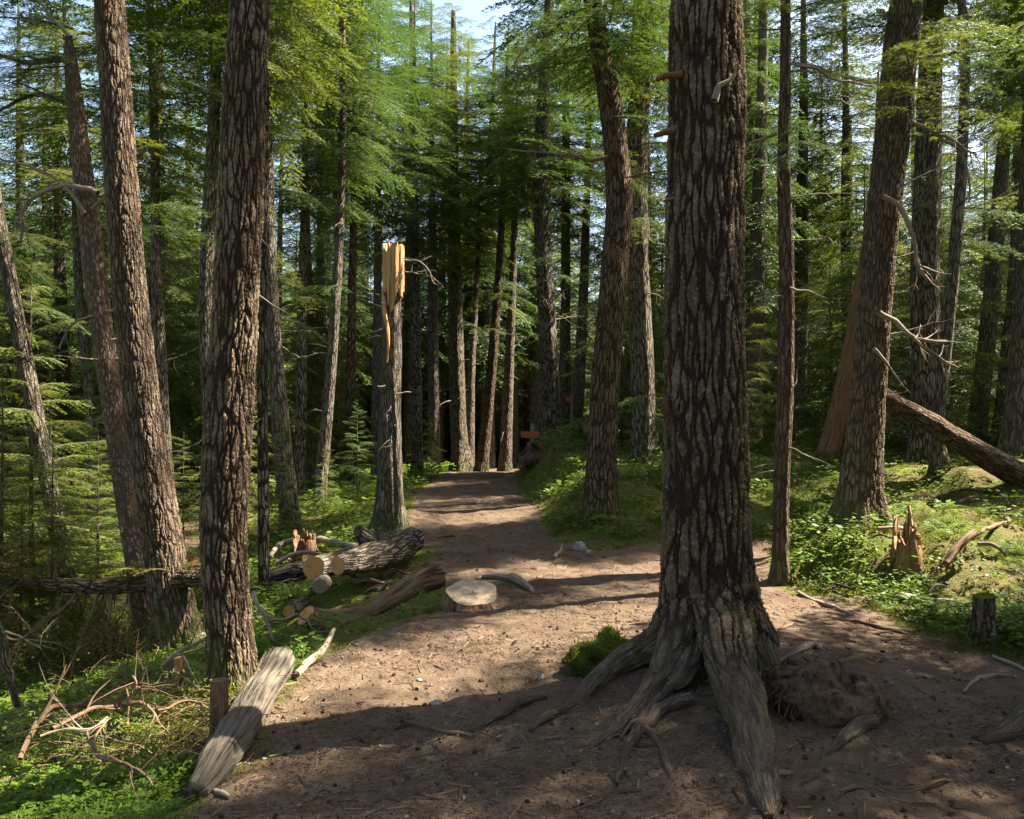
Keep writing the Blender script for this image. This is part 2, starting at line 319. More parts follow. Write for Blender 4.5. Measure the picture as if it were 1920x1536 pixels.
# ------------------------------------------------------------------ ground sheet, path and lower trail
def axis(lo, hi, c, d0, k):
    def side(L):
        v = [0.]
        while v[-1] < L: v.append(v[-1] + d0 + k * v[-1])
        return np.array(v)
    a = side(hi - c); b = side(c - lo); return np.concatenate([c - b[:0:-1], c + a])
xs = axis(-260, 260, .5, .028, .011); ys = axis(-60, 420, 5., .022, .0085)
GX, GY = np.meshgrid(xs, ys); sdv = sdist(GX, GY); GZ = ground(GX, GY, sdv)
TRD = trd(GX, GY)
edge = fbm(v2(GX * 1.6, GY * 1.6), 31, 3) * .35
sde = sdv + edge; tre = TRD + edge * .6 - .5
dirt = np.maximum(1 - sst(sde, -.12, .22), 1 - sst(tre, -.05, .2))
nx, ny = len(xs), len(ys); idx = np.arange(nx * ny).reshape(ny, nx)
Q = np.stack([idx[:-1, :-1], idx[:-1, 1:], idx[1:, 1:], idx[1:, :-1]], -1).reshape(-1, 4)
fs = sde.ravel()[Q].mean(1); ft = tre.ravel()[Q].mean(1)
cls = np.where(fs < 0, 1, np.where(ft < 0, 2, 0))
allV = np.stack([GX.ravel(), GY.ravel(), GZ.ravel()], 1); dr = dirt.ravel()
for k, nm in ((0, 'ground'), (1, 'path'), (2, 'lower_trail')):
    q = Q[cls == k]; u, inv = np.unique(q, return_inverse=True)
    mb = MB(); mb.add(allV[u], inv.reshape(-1, 4)); me = mb.mesh(nm, M['ground'])
    a = me.attributes.new('dirt', 'FLOAT', 'POINT'); a.data.foreach_set('value', dr[u].astype(np.float32))
    tag(link(nm, me), {'ground': 'mossy forest floor sloping away left of the path and banked up on its right', 'path': 'brown needle covered dirt path winding away between the trees',
         'lower_trail': 'lower dirt trail down the slope at the far left'}[nm], {'ground': 'ground', 'path': 'path', 'lower_trail': 'trail'}[nm], kind='structure')
# distant wooded hillside
hx = np.linspace(-500, 500, 160); hy = np.linspace(160, 600, 80); HX, HYg = np.meshgrid(hx, hy)
HZ = -8 + 150 * sst(HYg, 170, 520) * np.interp(HX / HYg, [-1.2, -.5, -.1, .3, 1.2], [1, .9, .45, .3, .35]) + 14 * fbm(v2(HX * .02, HYg * .02), 5, 4)
mb = MB(); i = np.arange(160 * 80).reshape(80, 160)
mb.add(np.stack([HX, HYg, HZ], -1), np.stack([i[:-1, :-1], i[:-1, 1:], i[1:, 1:], i[1:, :-1]], -1).reshape(-1, 4))
tag(link('hills', mb.mesh('hills', M['hill'])), 'hazy green wooded hillside glimpsed beyond the trees', 'hills', kind='structure')

# ------------------------------------------------------------------ foliage
def leaves(mb, base, d, L, W, nrm, mi=0):
    """rhombic leaves: base (n,3), unit direction, length, width, approximate normal"""
    s = np.cross(d, nrm); s /= np.linalg.norm(s, axis=1)[:, None] + 1e-9
    L = np.asarray(L)[:, None]; W = np.asarray(W)[:, None]; m = base + d * L * .45
    V = np.stack([base, m + s * W / 2, base + d * L, m - s * W / 2], 1); n = len(base)
    mb.add(V, np.arange(4 * n).reshape(n, 4), None, mi)
def bough_arrays(rng, L=1., ntw=26, ll=.05, lw=.02, droop=.3, spread=.42, density=1., up=.12):
    B, D, N, S = [], [], [], []; stems = []
    def ax(t): return np.stack([L * t, .06 * L * np.sin(t * 3 + 1), L * (up * t - droop * t * t)], -1)
    ts = np.linspace(.1, 1, ntw)
    stems.append((ax(np.linspace(0, 1, 7)), np.linspace(.008, .002, 7) * L))
    for k, t0 in enumerate(ts):
        sg = 1 if k % 2 else -1; p0 = ax(np.array([t0]))[0]
        tl = L * spread * (1.02 - t0) ** .65 * min(1, .35 + t0 * 2.2) * rng.uniform(.6, 1.15)
        a = math.radians(rng.uniform(42, 68)); d = np.array([math.cos(a), sg * math.sin(a), rng.uniform(-.35, .05)]); d /= np.linalg.norm(d)
        n = max(2, int(tl / (ll * .5) * density)); s = np.linspace(.08, 1, n)
        pts = p0 + d * (tl * s)[:, None]; pts[:, 2] -= .35 * tl * s ** 2 * rng.uniform(.3, 1.3)
        if k % 2 == 0 or True: stems.append((np.stack([p0, p0 + d * tl * .55 + np.array([0, 0, -.05 * tl]), pts[-1]]), np.array([.0022, .0014, .0006]) * L))
        for sd_ in (-1, 1):
            b = a + sd_ * math.radians(45) ; ang = rng.uniform(-.35, .35, n) + b
            dd = np.stack([np.cos(ang), sg * np.sin(ang), rng.uniform(-.6, .2, n)], 1); dd /= np.linalg.norm(dd, axis=1)[:, None]
            B.append(pts); D.append(dd); N.append(np.stack([rng.normal(0, .35, n), rng.normal(0, .35, n), np.ones(n)], 1)); S.append(rng.uniform(.6, 1.25, n) * (1 - .3 * s))
        B.append(pts[-1:]); D.append(d[None]); N.append(np.array([[0, 0, 1.]])); S.append(np.array([1.]))
    B, D, N, S = map(np.concatenate, (B, D, N, S))
    return B, D, N, S * ll, S * lw, stems
def bough_mb(rng, **k):
    mb = MB(); B, D, N, L, W, st = bough_arrays(rng, **k); leaves(mb, B, D, L, W, N, 0)
    for P, r in st: tube(mb, P, r, 3, mi=1)
    return mb
def cat(mb):
    V = np.concatenate(mb.V); F4 = np.concatenate(mb.F[4]); M4 = np.concatenate(mb.M[4]); return V, F4, M4
def rotm(az, pitch, roll):
    ca, sa, cp, sp, cr, sr = math.cos(az), math.sin(az), math.cos(pitch), math.sin(pitch), math.cos(roll), math.sin(roll)
    Rz = np.array([[ca, -sa, 0], [sa, ca, 0], [0, 0, 1]]); Ry = np.array([[cp, 0, -sp], [0, 1, 0], [sp, 0, cp]]); Rx = np.array([[1, 0, 0], [0, cr, -sr], [0, sr, cr]])
    return Rz @ Ry @ Rx
def crown_mesh(name, seed, H, Rr, nb, mats, prof, boughs, pitch=(-.25, .3), droopless=False):
    rng = R_(seed); mb = MB(); data = [cat(b) for b in boughs]
    for i in range(nb):
        z = (i + rng.uniform(0, 1)) / nb; V, F, mm = data[rng.integers(len(data))]
        l = Rr * prof(z) * rng.uniform(.55, 1.15)
        if rng.uniform() < .08: continue
        m = rotm(i * 2.39996 + rng.uniform(-.5, .5), pitch[0] + (pitch[1] - pitch[0]) * z + rng.uniform(-.15, .15), rng.uniform(-.35, .35))
        V2 = (V * l) @ m.T + np.array([0, 0, z * H]); mb.add(V2, F, None, 0)
        mb.M[4][-1] = mm
    return mb.mesh(name, mats, smooth=False)
rg = R_(5)
FB = [bough_mb(rg, ntw=30, ll=.048, lw=.019, droop=.34 + .1 * k / 4, density=1.15, spread=.5) for k in range(5)]
FINE = [bough_mb(rg, ntw=30, ll=.05, lw=.015, droop=.3, density=1.2, spread=.5) for k in range(3)]
conif = lambda z: (.55 + .45 * min(1, z * 5)) * (1 - z) ** .7 + .06
CR = [crown_mesh('crown', 10 + k, 12, 2.5 + .3 * (k % 3), 118, [M['leaf_far'] if k % 2 == 0 else M['leaf_dark'], M['twig']], conif, FB) for k in range(5)]
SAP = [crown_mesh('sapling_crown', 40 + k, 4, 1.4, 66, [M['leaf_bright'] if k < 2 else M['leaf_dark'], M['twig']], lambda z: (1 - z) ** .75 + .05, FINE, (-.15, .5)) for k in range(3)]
# needle-bearing bough for branches close to the camera
def needle_bough(seed, mat):
    rng = R_(seed); B, D, N, L, W, st = bough_arrays(rng, L=1., ntw=34, ll=.075, lw=.02, droop=.3, density=.85)
    mb = MB(); nn = 20; n = len(B)
    t_ = np.tile(np.linspace(.05, 1, nn), n); sg = np.tile(np.where(np.arange(nn) % 2 == 0, 1, -1), n)
    Br = np.repeat(B, nn, 0) + np.repeat(D * L[:, None], nn, 0) * t_[:, None]; Dr = np.repeat(D, nn, 0); Nr = np.repeat(N, nn, 0)
    S = np.cross(Dr, Nr); S /= np.linalg.norm(S, axis=1)[:, None]
    d = Dr * .55 + S * sg[:, None] + rng.normal(0, .2, Dr.shape); d /= np.linalg.norm(d, axis=1)[:, None]
    leaves(mb, Br, d, rng.uniform(.011, .018, len(Br)), np.full(len(Br), .0032), Nr + rng.normal(0, .3, Nr.shape), 0)
    for P, r in st: tube(mb, P, r, 4, mi=1)
    return mb.mesh('bough', [mat, M['twig']], smooth=False)
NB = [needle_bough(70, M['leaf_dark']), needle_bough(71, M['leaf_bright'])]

# ------------------------------------------------------------------ dead branches
def twigpath(rng, p, d, L, n=7, sag=.25, wob=.12):
    P = [np.array(p, float)]; d = np.array(d, float); d /= np.linalg.norm(d)
    for i in range(n - 1):
        d = d + rng.normal(0, wob, 3) + np.array([0, 0, -sag / n]); d /= np.linalg.norm(d); P.append(P[-1] + d * L / (n - 1))
    return np.array(P)
def dead_branch(mb, rng, p, d, L, r, ns=5, sub=4, mi=0, sag=.25):
    P = twigpath(rng, p, d, L, 8, sag); P = resample(P, 14)
    tube(mb, P, r * np.linspace(1, .18, 14), ns, mi=mi)
    for k in range(sub):
        i = rng.integers(3, 12); dd = (P[i + 1] - P[i]) / np.linalg.norm(P[i + 1] - P[i]) + rng.normal(0, .65, 3)
        Q_ = twigpath(rng, P[i], dd, L * rng.uniform(.15, .45), 6, sag * 1.4, .2); tube(mb, Q_, r * .45 * np.linspace(1, .2, 6), 3, mi=mi)
        if L > .7:
            j = rng.integers(1, 4); tube(mb, twigpath(rng, Q_[j], dd + rng.normal(0, .6, 3), L * .15, 4, .3), r * .22 * np.linspace(1, .3, 4), 3, mi=mi)

# ------------------------------------------------------------------ trees traced from the photo
def place_crown(tree, pt, top, mesh, Hmesh, rot, sxy=1.):
    d = Vector(top) - Vector(pt); o = link('crown', mesh, tree, pt); s = d.length / Hmesh
    o.scale = (sxy, sxy, s); q = d.to_track_quat('Z', 'Y'); e = q.to_euler(); o.rotation_mode = 'QUATERNION'
    from mathutils import Quaternion
    o.rotation_quaternion = q @ Quaternion((0, 0, 1), rot); return o
TREES = {}
def tree(key, pts, label, Y=None, H=16, mat='bark_mid', ns=20, rows=90, crown=None, cy=None, csxy=1., ndead=6, deadlen=.8, deadpart=None, flare=.5, lump=.05,
         broken=False, side=None, group=None, deadmat='dead', name='conifer_tree', cat_='tree', lobes=5):
    """pts: (px, py, width px) from the foot up; the crown starts at photo row cy"""
    rng = R_(abs(hash(key)) % 1000 if False else sum(ord(c) * (i + 3) for i, c in enumerate(key)))
    if Y is None: b = hit(pts[0][0], pts[0][1]); Y = b[1]
    H = min(H, 1.55 + .53 * Y + 4.5)
    if Y > 18 and cy: cy = cy + 70
    if pts[0][0] > 1100 and Y < 21: csxy = csxy * .65
    W = np.array([[*pw(a, b_, Y), w_ / 2 / FPX * Y] for a, b_, w_ in pts])
    base = np.array([W[0, 0], Y, g1(W[0, 0], Y)])
    if W[0, 2] > base[2]:                                     # foot hidden in the photo: carry on down to the ground
        d = W[0] - W[1]; k = (W[0, 2] - base[2] + .1) / max(.05, -d[2]); e = W[0] + d * min(k, 8); e[2] = base[2] - .1; e[3] = W[0, 3] * 1.05
        W = np.vstack([e, W]); base = np.array([e[0], Y, g1(e[0], Y)])
    W = np.vstack([W[0] - np.array([0, 0, .3, 0]) + (W[0] - W[1]) * np.array([.15, 0, 0, 0]), W])
    topvis = W[-1, 2]
    if not broken:
        d = (W[-1, :3] - W[-3, :3]); d /= d[2]; zt = H; z0 = W[-1, 2]
        if zt > z0 + .5:
            ex = [];  x0 = W[-1, 0]
            for f in (.25, .5, .75, 1.):
                z = z0 + (zt - z0) * f; x = x0 + d[0] * (zt - z0) * (f - .5 * f * f) * .7; ex.append([x, Y, z, max(.015, W[-1, 3] * (1 - f) ** .8)])
            W = np.vstack([W, ex])
    P = resample(W, rows * 3); zs = P[:, 2]; order = np.linspace(0, 1, rows)
    # more rows where they can be seen
    zvis = 1.55 + .54 * Y + .3; d = np.r_[0, np.cumsum(np.where(zs[1:] < zvis, 1., .12))]; d /= d[-1]
    P = np.stack([np.interp(order, d, P[:, k]) for k in range(4)], 1); P[:, 3] = np.clip(P[:, 3], .008, None)
    ctr = P[:, :3].copy(); ctr[:, 1] += .04 * np.sin(ctr[:, 2] * .9 + len(key)); r = P[:, 3]; gz = base[2]
    seed = int(rng.integers(99)); R0 = float(np.median(r)); ph = rng.uniform(0, 6)
    s0 = np.r_[0, np.cumsum(np.linalg.norm(np.diff(ctr, axis=0), axis=1))]
    def mul(th, s):
        z = np.interp(s, s0, ctr[:, 2]) - gz
        c_, s_ = np.cos(th) + 0 * z, np.sin(th) + 0 * z; zz = z + 0 * th
        m = 1 + lump * 2 * fbm(np.stack([c_ * 1.5, s_ * 1.5, zz * 1.6], -1), seed, 3)
        fl = np.exp(-np.clip(z, 0, None) / (R0 * 1.6)); m = m + flare * fl * (.35 + .65 * np.clip(np.cos(th * lobes + ph + 2 * vn(np.stack([c_, s_, 0 * zz], -1), seed)), -.3, 1))
        return m
    root = empty(name, base, label, cat_, group)
    mb = MB(); off = rng.uniform(0, 30, 3) * np.array([1, 1, 0]) + np.array([0, 0, -.3])
    tube(mb, ctr, r, ns, mul, off, capend=broken)
    o = link('trunk', mb.mesh('trunk', M[mat], base), root)
    TREES[key] = dict(root=root, base=base, ctr=ctr, r=r, Y=Y, rng=rng)
    zc = None
    if crown is not None and not broken:
        cz = CAMH - ((cy if cy is not None else 100) - HY) / FPX * Y
        cz = min(cz, H * .8); p = [np.interp(cz, ctr[:, 2], ctr[:, k]) for k in range(3)]; p[2] = cz
        place_crown(root, np.array(p) - base, ctr[-1] - base + np.array([0, 0, .3]), CR[crown % 5], 12, rng.uniform(0, 6.28), csxy)
    # bare dead branches
    lo, hi_ = gz + 1.0, min(topvis, zvis)
    deadpart = True
    bb = MB()
    for k in range(ndead):
        z = rng.uniform(lo, max(lo + .5, hi_)); i = np.searchsorted(ctr[:, 2], z); i = min(i, len(ctr) - 1)
        a = rng.uniform(0, 6.28) if side is None else side + rng.uniform(-.9, .9)
        dv = np.array([math.cos(a), math.sin(a), rng.uniform(-.25, .35)]); L = deadlen * rng.uniform(.3, 1.2)
        tb = MB() if deadpart else bb
        dead_branch(tb, rng, ctr[i] + dv * r[i] * .7, dv, L, max(.006, .016 * L), 5 if deadpart else 3, 3 if L > .5 else 1)
        if deadpart: link('dead_branch', tb.mesh('dead_branch', M[deadmat], base), root)
    if not deadpart and ndead: link('dead_branch', bb.mesh('dead_branch', M[deadmat], base), root)
    return root
def pbranch(key, path, w0, w1, mat='dead', sub=4, dy=-.1, sublen=.35, name='dead_branch', seed=1, dyend=None):
    """a branch of a tree traced in photo pixels"""
    T = TREES[key]; rng = R_(seed + len(path)); Y0 = T['Y'] + dy; n = len(path)
    Y1 = Y0 if dyend is None else Y0 + dyend
    P = np.array([pw(a, b, Y0 + (Y1 - Y0) * i / (n - 1)) for i, (a, b) in enumerate(path)]); P = resample(P, 6 * n); P = wig(P, .03, seed, 6)
    mb = MB(); r = np.linspace(w0, w1, len(P)) / 2 / FPX * Y0; tube(mb, P, r, 7)
    for k in range(sub):
        i = rng.integers(len(P) // 3, len(P) - 1); dd = P[i] - P[i - 1]; dd = dd / np.linalg.norm(dd) + rng.normal(0, .6, 3)
        dead_branch(mb, rng, P[i], dd, sublen * rng.uniform(.4, 1.2), r[i] * .6, 4, 2)
    link(name, mb.mesh(name, M[mat], T['base']), T['root'])
def bough(key, px, py, L, az, pitch, kind=0, dY=0.):
    T = TREES[key]; p = pw(px, py, T['Y'] + dY); o = link('bough', NB[kind], T['root'], p - T['base']); o.scale = (L,) * 3; o.rotation_euler = (0, -pitch, az); return o

exec_trees = True
# --- foreground and middle-ground trees, each traced from the photo
tree('main', [(1330, 1262, 205), (1328, 1180, 185), (1322, 1080, 165), (1320, 960, 153), (1319, 800, 146), (1318, 600, 140), (1322, 400, 136), (1326, 200, 134), (1328, 0, 128)],
     'largest trunk, deeply furrowed dark bark, sprawling roots in the middle of the path', Y=4.9, H=17, mat='bark_main', ns=40, rows=1100, crown=0, cy=-900, ndead=0, flare=.34, lump=.045, lobes=5)
tree('B', [(432, 1318, 92), (430, 1250, 84), (420, 1120, 80), (415, 1000, 82), (425, 800, 84), (438, 600, 80), (452, 400, 76), (461, 200, 73), (474, 0, 68)],
     'thick brown trunk at the left path edge with the grey log at its foot', H=16, mat='bark_near', ns=220, rows=900, crown=1, cy=-900, ndead=3, deadlen=.35, flare=.25, lump=.06)
tree('C', [(338, 1228, 80), (325, 1150, 76), (308, 1060, 72), (288, 930, 68), (270, 800, 64), (254, 650, 60), (238, 450, 56), (222, 200, 53), (206, 0, 50)],
     'tall trunk leaning left, directly left of the thick brown trunk', H=16, mat='bark_near', ns=180, rows=800, crown=2, cy=-800, ndead=4, deadlen=.4, flare=.3)
tree('D', [(272, 1140, 50), (255, 1040, 46), (235, 930, 42), (213, 780, 39), (192, 620, 38), (172, 430, 37), (152, 260, 31), (140, 150, 25), (130, 70, 12)],
     'pale sunlit dead snag studded with broken branch stubs, leaning left', Y=8.2, mat='bark_pale', ns=110, rows=520, ndead=22, deadlen=.55, broken=True, flare=.3, name='dead_tree')
tree('E', [(122, 1090, 34), (98, 960, 31), (68, 800, 30), (42, 650, 28), (15, 490, 25), (-12, 330, 22)],
     'slim sunlit trunk at the far left leaning out of the picture', Y=9.6, H=16, mat='bark_mid', ns=32, rows=160, crown=3, cy=-100, ndead=10, deadlen=.6)
tree('F', [(494, 1125, 22), (492, 950, 21), (491, 750, 20), (493, 600, 18), (498, 300, 15), (500, 0, 12)],
     'thin dark straight trunk just right of the thick brown trunk', H=12, mat='bark_mid', ns=28, rows=140, crown=4, cy=160, csxy=.45, ndead=10, deadlen=.5)
tree('Fb', [(545, 998, 38), (535, 900, 36), (524, 760, 31), (513, 600, 26), (506, 450, 22), (500, 200, 16)],
     'grey trunk behind the thin dark one, broken red stump beside its foot', H=14, ns=32, rows=130, crown=0, cy=260, csxy=.8, ndead=8)
tree('G', [(597, 948, 24), (608, 830, 22), (622, 680, 20), (634, 500, 17), (641, 300, 14), (643, 0, 11)],
     'slender tall trunk curving right above bright ground plants left of the trail', H=16, ns=20, rows=100, crown=1, cy=330, csxy=.8, ndead=10, mat='bark_mid')
tree('H', [(690, 890, 32), (685, 780, 30), (681, 600, 27), (676, 400, 22), (675, 200, 17), (674, 0, 13)],
     'grey straight trunk left of the snapped tree', H=17, ns=24, rows=110, crown=2, cy=200, csxy=.9, ndead=12)
tree('I', [(654, 860, 20), (658, 700, 18), (661, 500, 15), (664, 300, 11)], 'thin brown trunk between the curving one and the grey straight one', H=14, Y=20, ns=16, rows=60, crown=3, cy=300, mat='bark_brown')
tree('J', [(728, 985, 62), (729, 930, 50), (731, 800, 41), (734, 680, 38), (736, 560, 35), (738, 500, 30), (739, 470, 29)],
     'snapped trunk with bare orange wood at its broken top', Y=11.6, mat='bark_mid', ns=64, rows=260, ndead=7, deadlen=.45, broken=True, flare=.5, name='snapped_tree')
tree('Jb', [(746, 995, 15), (744, 900, 14), (741, 800, 12), (737, 700, 8)], 'thin dark pole leaning against the snapped tree', Y=11.2, mat='bark_mid', ns=16, rows=60, ndead=3, deadlen=.3, broken=True, name='leaning_pole', cat_='dead tree')
tree('K', [(868, 882, 42), (862, 830, 32), (858, 760, 30), (855, 600, 27), (852, 450, 24), (850, 300, 19), (850, 120, 13), (850, 20, 8)],
     'straight grey trunk standing at the far left corner of the trail crest', H=15.5, ns=28, rows=130, crown=0, cy=420, csxy=1.3, ndead=14, deadlen=1.)
tree('L', [(905, 866, 24), (915, 760, 21), (926, 640, 18), (936, 500, 14), (944, 340, 11)], 'reddish trunk leaning right beyond the trail crest', H=14, Y=27, ns=16, rows=60, crown=1, cy=330, csxy=.9, mat='bark_brown')
tree('Lb', [(948, 862, 24), (953, 720, 19), (960, 560, 15), (966, 380, 11)], 'brown trunk right behind the one leaning over the trail crest', H=15, Y=28, ns=16, rows=60, crown=2, cy=340, csxy=.9)
tree('N', [(1031, 832, 46), (1031, 760, 38), (1028, 650, 34), (1021, 520, 31), (1014, 400, 28), (1015, 250, 25), (1025, 100, 21), (1030, 0, 17)],
     'broad grey trunk behind the small wooden sign', Y=21.5, H=15, ns=36, rows=160, crown=3, cy=330, csxy=1.0, ndead=16, deadlen=1.2)
tree('O', [(1060, 822, 24), (1060, 640, 20), (1061, 400, 17), (1061, 150, 12)], 'slim grey trunk right of the one behind the wooden sign', Y=25, H=16, ns=16, rows=80, crown=4, cy=250)
tree('P', [(1080, 816, 24), (1088, 680, 21), (1096, 500, 17), (1102, 320, 12)], 'second slim trunk right of the wooden sign, leaning right', Y=24, H=14, ns=16, rows=80, crown=0, cy=400)
tree('Q', [(1126, 978, 66), (1128, 900, 58), (1132, 780, 54), (1140, 650, 52), (1152, 500, 52), (1160, 380, 50), (1150, 240, 44), (1128, 100, 38), (1112, 0, 34)],
     'reddish brown trunk rooted in the mossy bank right of the trail', mat='bark_brown', H=16, ns=90, rows=420, crown=1, cy=140, csxy=1.1, ndead=10, deadlen=.9, flare=.4)
tree('R', [(1214, 892, 50), (1209, 800, 45), (1203, 650, 43), (1194, 480, 42), (1194, 300, 41), (1200, 150, 39), (1206, 0, 36)],
     'dark trunk behind the reddish one, between it and the largest trunk', Y=15, H=17, ns=48, rows=220, crown=2, cy=180, csxy=1.1, ndead=10, deadlen=1.)
tree('S', [(1466, 1095, 40), (1466, 1040, 31), (1468, 900, 30), (1474, 720, 30), (1473, 500, 28), (1467, 300, 23), (1470, 150, 20), (1472, 0, 17)],
     'slim knobbly sunlit trunk with moss on its foot right of the largest trunk', H=14, mat='bark_brown', ns=60, rows=520, crown=4, cy=-250, csxy=.8, ndead=12, deadlen=.5, flare=.3)
tree('T', [(1612, 985, 92), (1616, 930, 78), (1624, 820, 64), (1634, 650, 60), (1648, 450, 58), (1668, 280, 58), (1688, 100, 58), (1700, 0, 56)],
     'stout trunk leaning right with a pale torn strip down its foot', mat='bark_near', H=16, ns=130, rows=620, crown=0, cy=-160, csxy=1.1, ndead=7, deadlen=.6, flare=.4)
tree('W', [(1756, 895, 22), (1762, 780, 22), (1772, 650, 23), (1790, 450, 22), (1806, 250, 18), (1812, 80, 16), (1800, -60, 14)],
     'slim grey curving trunk behind the fallen log on the right', H=15, mat='bark_mid', ns=28, rows=150, crown=1, cy=-100, csxy=.8, ndead=10, deadlen=.7)
tree('X', [(1737, 800, 52), (1734, 680, 50), (1732, 520, 50), (1738, 350, 47), (1745, 180, 42), (1750, 0, 38)],
     'thick shaded trunk directly behind the slim curving one on the right', Y=14, H=16, ns=40, rows=170, crown=2, cy=60, csxy=1.1, ndead=12, deadlen=.8)
tree('Y1', [(1832, 790, 34), (1842, 700, 31), (1858, 560, 29), (1872, 420, 27), (1885, 260, 22)], 'left one of the paired trunks leaning right near the right edge', Y=17, H=14, ns=24, rows=90, crown=3, cy=250)
tree('Y2', [(1876, 830, 34), (1888, 700, 32), (1902, 560, 29), (1915, 380, 24)], 'right one of the paired trunks leaning right near the right edge', Y=16, H=15, ns=24, rows=90, crown=4, cy=250)
tree('Y3', [(1912, 880, 62), (1920, 700, 56), (1932, 500, 50), (1940, 300, 44)], 'heavy dark trunk cut by the right edge of the picture', Y=13, H=16, ns=40, rows=140, crown=0, cy=50, csxy=1.1)
tree('Z1', [(1410, 830, 30), (1408, 680, 27), (1405, 520, 25), (1402, 350, 20)], 'brown trunk glimpsed just right of the largest trunk', Y=20, H=16, ns=20, rows=80, crown=1, cy=380, mat='bark_brown')
tree('Z2', [(1498, 800, 26), (1500, 650, 26), (1503, 500, 24), (1505, 300, 19)], 'grey trunk right of the slim knobbly one, far back', Y=22, H=16, ns=20, rows=80, crown=2, cy=420)
tree('AA', [(312, 925, 30), (305, 800, 27), (300, 640, 24), (292, 450, 19)], 'grey trunk showing between the two big left trunks', Y=15, H=15, ns=20, rows=90, crown=3, cy=350, ndead=10)
tree('AB', [(396, 800, 28), (388, 600, 26), (392, 400, 26), (400, 200, 22), (408, 0, 18)], 'sunlit trunk peeping out left of the thick brown trunk', Y=13, H=16, ns=24, rows=120, crown=4, cy=120, ndead=12)
tree('AC', [(175, 900, 22), (170, 750, 20), (150, 560, 17), (140, 400, 12)], 'thin trunk behind the pale snag on the left', Y=17, H=16, ns=14, rows=60, crown=0, cy=420)
tree('AD', [(782, 860, 22), (780, 700, 20), (779, 550, 18), (778, 400, 14)], 'dark trunk just right of the snapped tree', Y=24, H=15, ns=14, rows=60, crown=1, cy=420)
tree('AE', [(815, 850, 22), (813, 700, 21), (812, 550, 18), (810, 400, 14)], 'dark trunk midway between the snapped tree and the crest trunk', Y=27, H=16, ns=14, rows=60, crown=2, cy=430)
tree('AF', [(706, 860, 22), (707, 700, 18), (708, 520, 15), (709, 340, 11)], 'slim dark trunk close behind the snapped tree on its left', Y=22, H=15, ns=14, rows=60, crown=3, cy=340)
tree('AG', [(562, 880, 22), (566, 700, 20), (568, 500, 17), (572, 300, 12)], 'slim trunk behind the grey one with the red stump', Y=19, H=15, ns=14, rows=60, crown=4, cy=330)
tree('AH', [(1590, 800, 20), (1588, 600, 20), (1586, 400, 17)], 'straight dark trunk left behind the stout leaning one', Y=21, H=16, ns=14, rows=60, crown=0, cy=380)
tree('AI', [(880, 850, 20), (884, 700, 14), (890, 600, 11), (896, 480, 9)], 'thin curving young trunk right beside the crest trunk', Y=29, H=11, ns=12, rows=60, crown=1, cy=450, csxy=.5)
# torn orange top of the snapped tree and the splintered strip beside it
T = TREES['J']; Y = T['Y']; mb = MB()
nth, nz_ = 40, 24; th = np.linspace(-math.pi * 1.12, math.pi * .12, nth); rg2 = R_(6); R1 = 17.5 / FPX * Y
zt_ = np.array([pw(738, 460 + 24 * rg2.uniform() ** 3 + (5 if k % 7 == 0 else 0), Y)[2] for k in range(nth)])
pxs = np.cos(th) * 17.5; tongue = np.interp(pxs, [-18, -15, -9, -6, -2, 2, 8, 12, 16, 18], [540, 553, 546, 574, 594, 580, 552, 543, 561, 545])
zb_ = np.array([pw(738, v + rg2.uniform(-6, 4), Y)[2] for v in tongue])
cc = pw(738.5, 500, Y); kk = int(np.argmin(np.abs(T['ctr'][:, 2] - cc[2]))); cc[0] = T['ctr'][kk, 0]; YC = T['ctr'][kk, 1]
for ly in (0, 1):
    rad = R1 * (1.12 if ly == 0 else .88); tt_ = np.linspace(0, 1, nz_)[:, None]; Zs = zb_[None] * (1 - tt_) + zt_[None] * tt_
    rj = rad * (1 + .05 * np.sin(th * 9)[None] + .05 * fbm(np.stack([np.cos(th)[None] * 5 + 0 * tt_, np.sin(th)[None] * 5 + 0 * tt_, Zs * 1.5], -1), 2, 3))
    V = np.stack([cc[0] + rj * np.cos(th)[None], YC + rj * np.sin(th)[None], Zs], -1); V[:, 0, 0] += 0
    ix = np.arange(nz_ * nth).reshape(nz_, nth); q = np.stack([ix[:-1, :-1], ix[:-1, 1:], ix[1:, 1:], ix[1:, :-1]], -1).reshape(-1, 4)
    if ly == 0: Vo = V
    mb.add(V, q if ly == 0 else q[:, ::-1], V * np.array([1, 1, 1]))
for e in (0, -1):
    V = np.concatenate([Vo[e], V[e] if False else (np.stack([cc[0] + (Vo[e][:, 0] - cc[0]) * .78, YC + (Vo[e][:, 1] - YC) * .78, Vo[e][:, 2]], 1))]); ix = np.arange(nth - 1)
    mb.add(V, np.stack([ix, ix + 1, ix + 1 + nth, ix + nth], 1), V)
link('broken_top', mb.mesh('broken_top', M['orange'], T['base']), T['root'])['label'] = 'bare orange broken wood'
mb = MB(); P = resample(np.array([pw(717, 545, Y - .2), pw(722, 590, Y - .2), pw(728, 640, Y - .22), pw(726, 680, Y - .22)]), 24)
tube(mb, P, np.interp(np.arange(24), [0, 6, 14, 23], [.008, .03, .026, .006]), 10, lambda th, s: 1 + .3 * np.sin(th * 3 + s * 14))
link('splinter', mb.mesh('splinter', M['orange'], T['base']), T['root'])
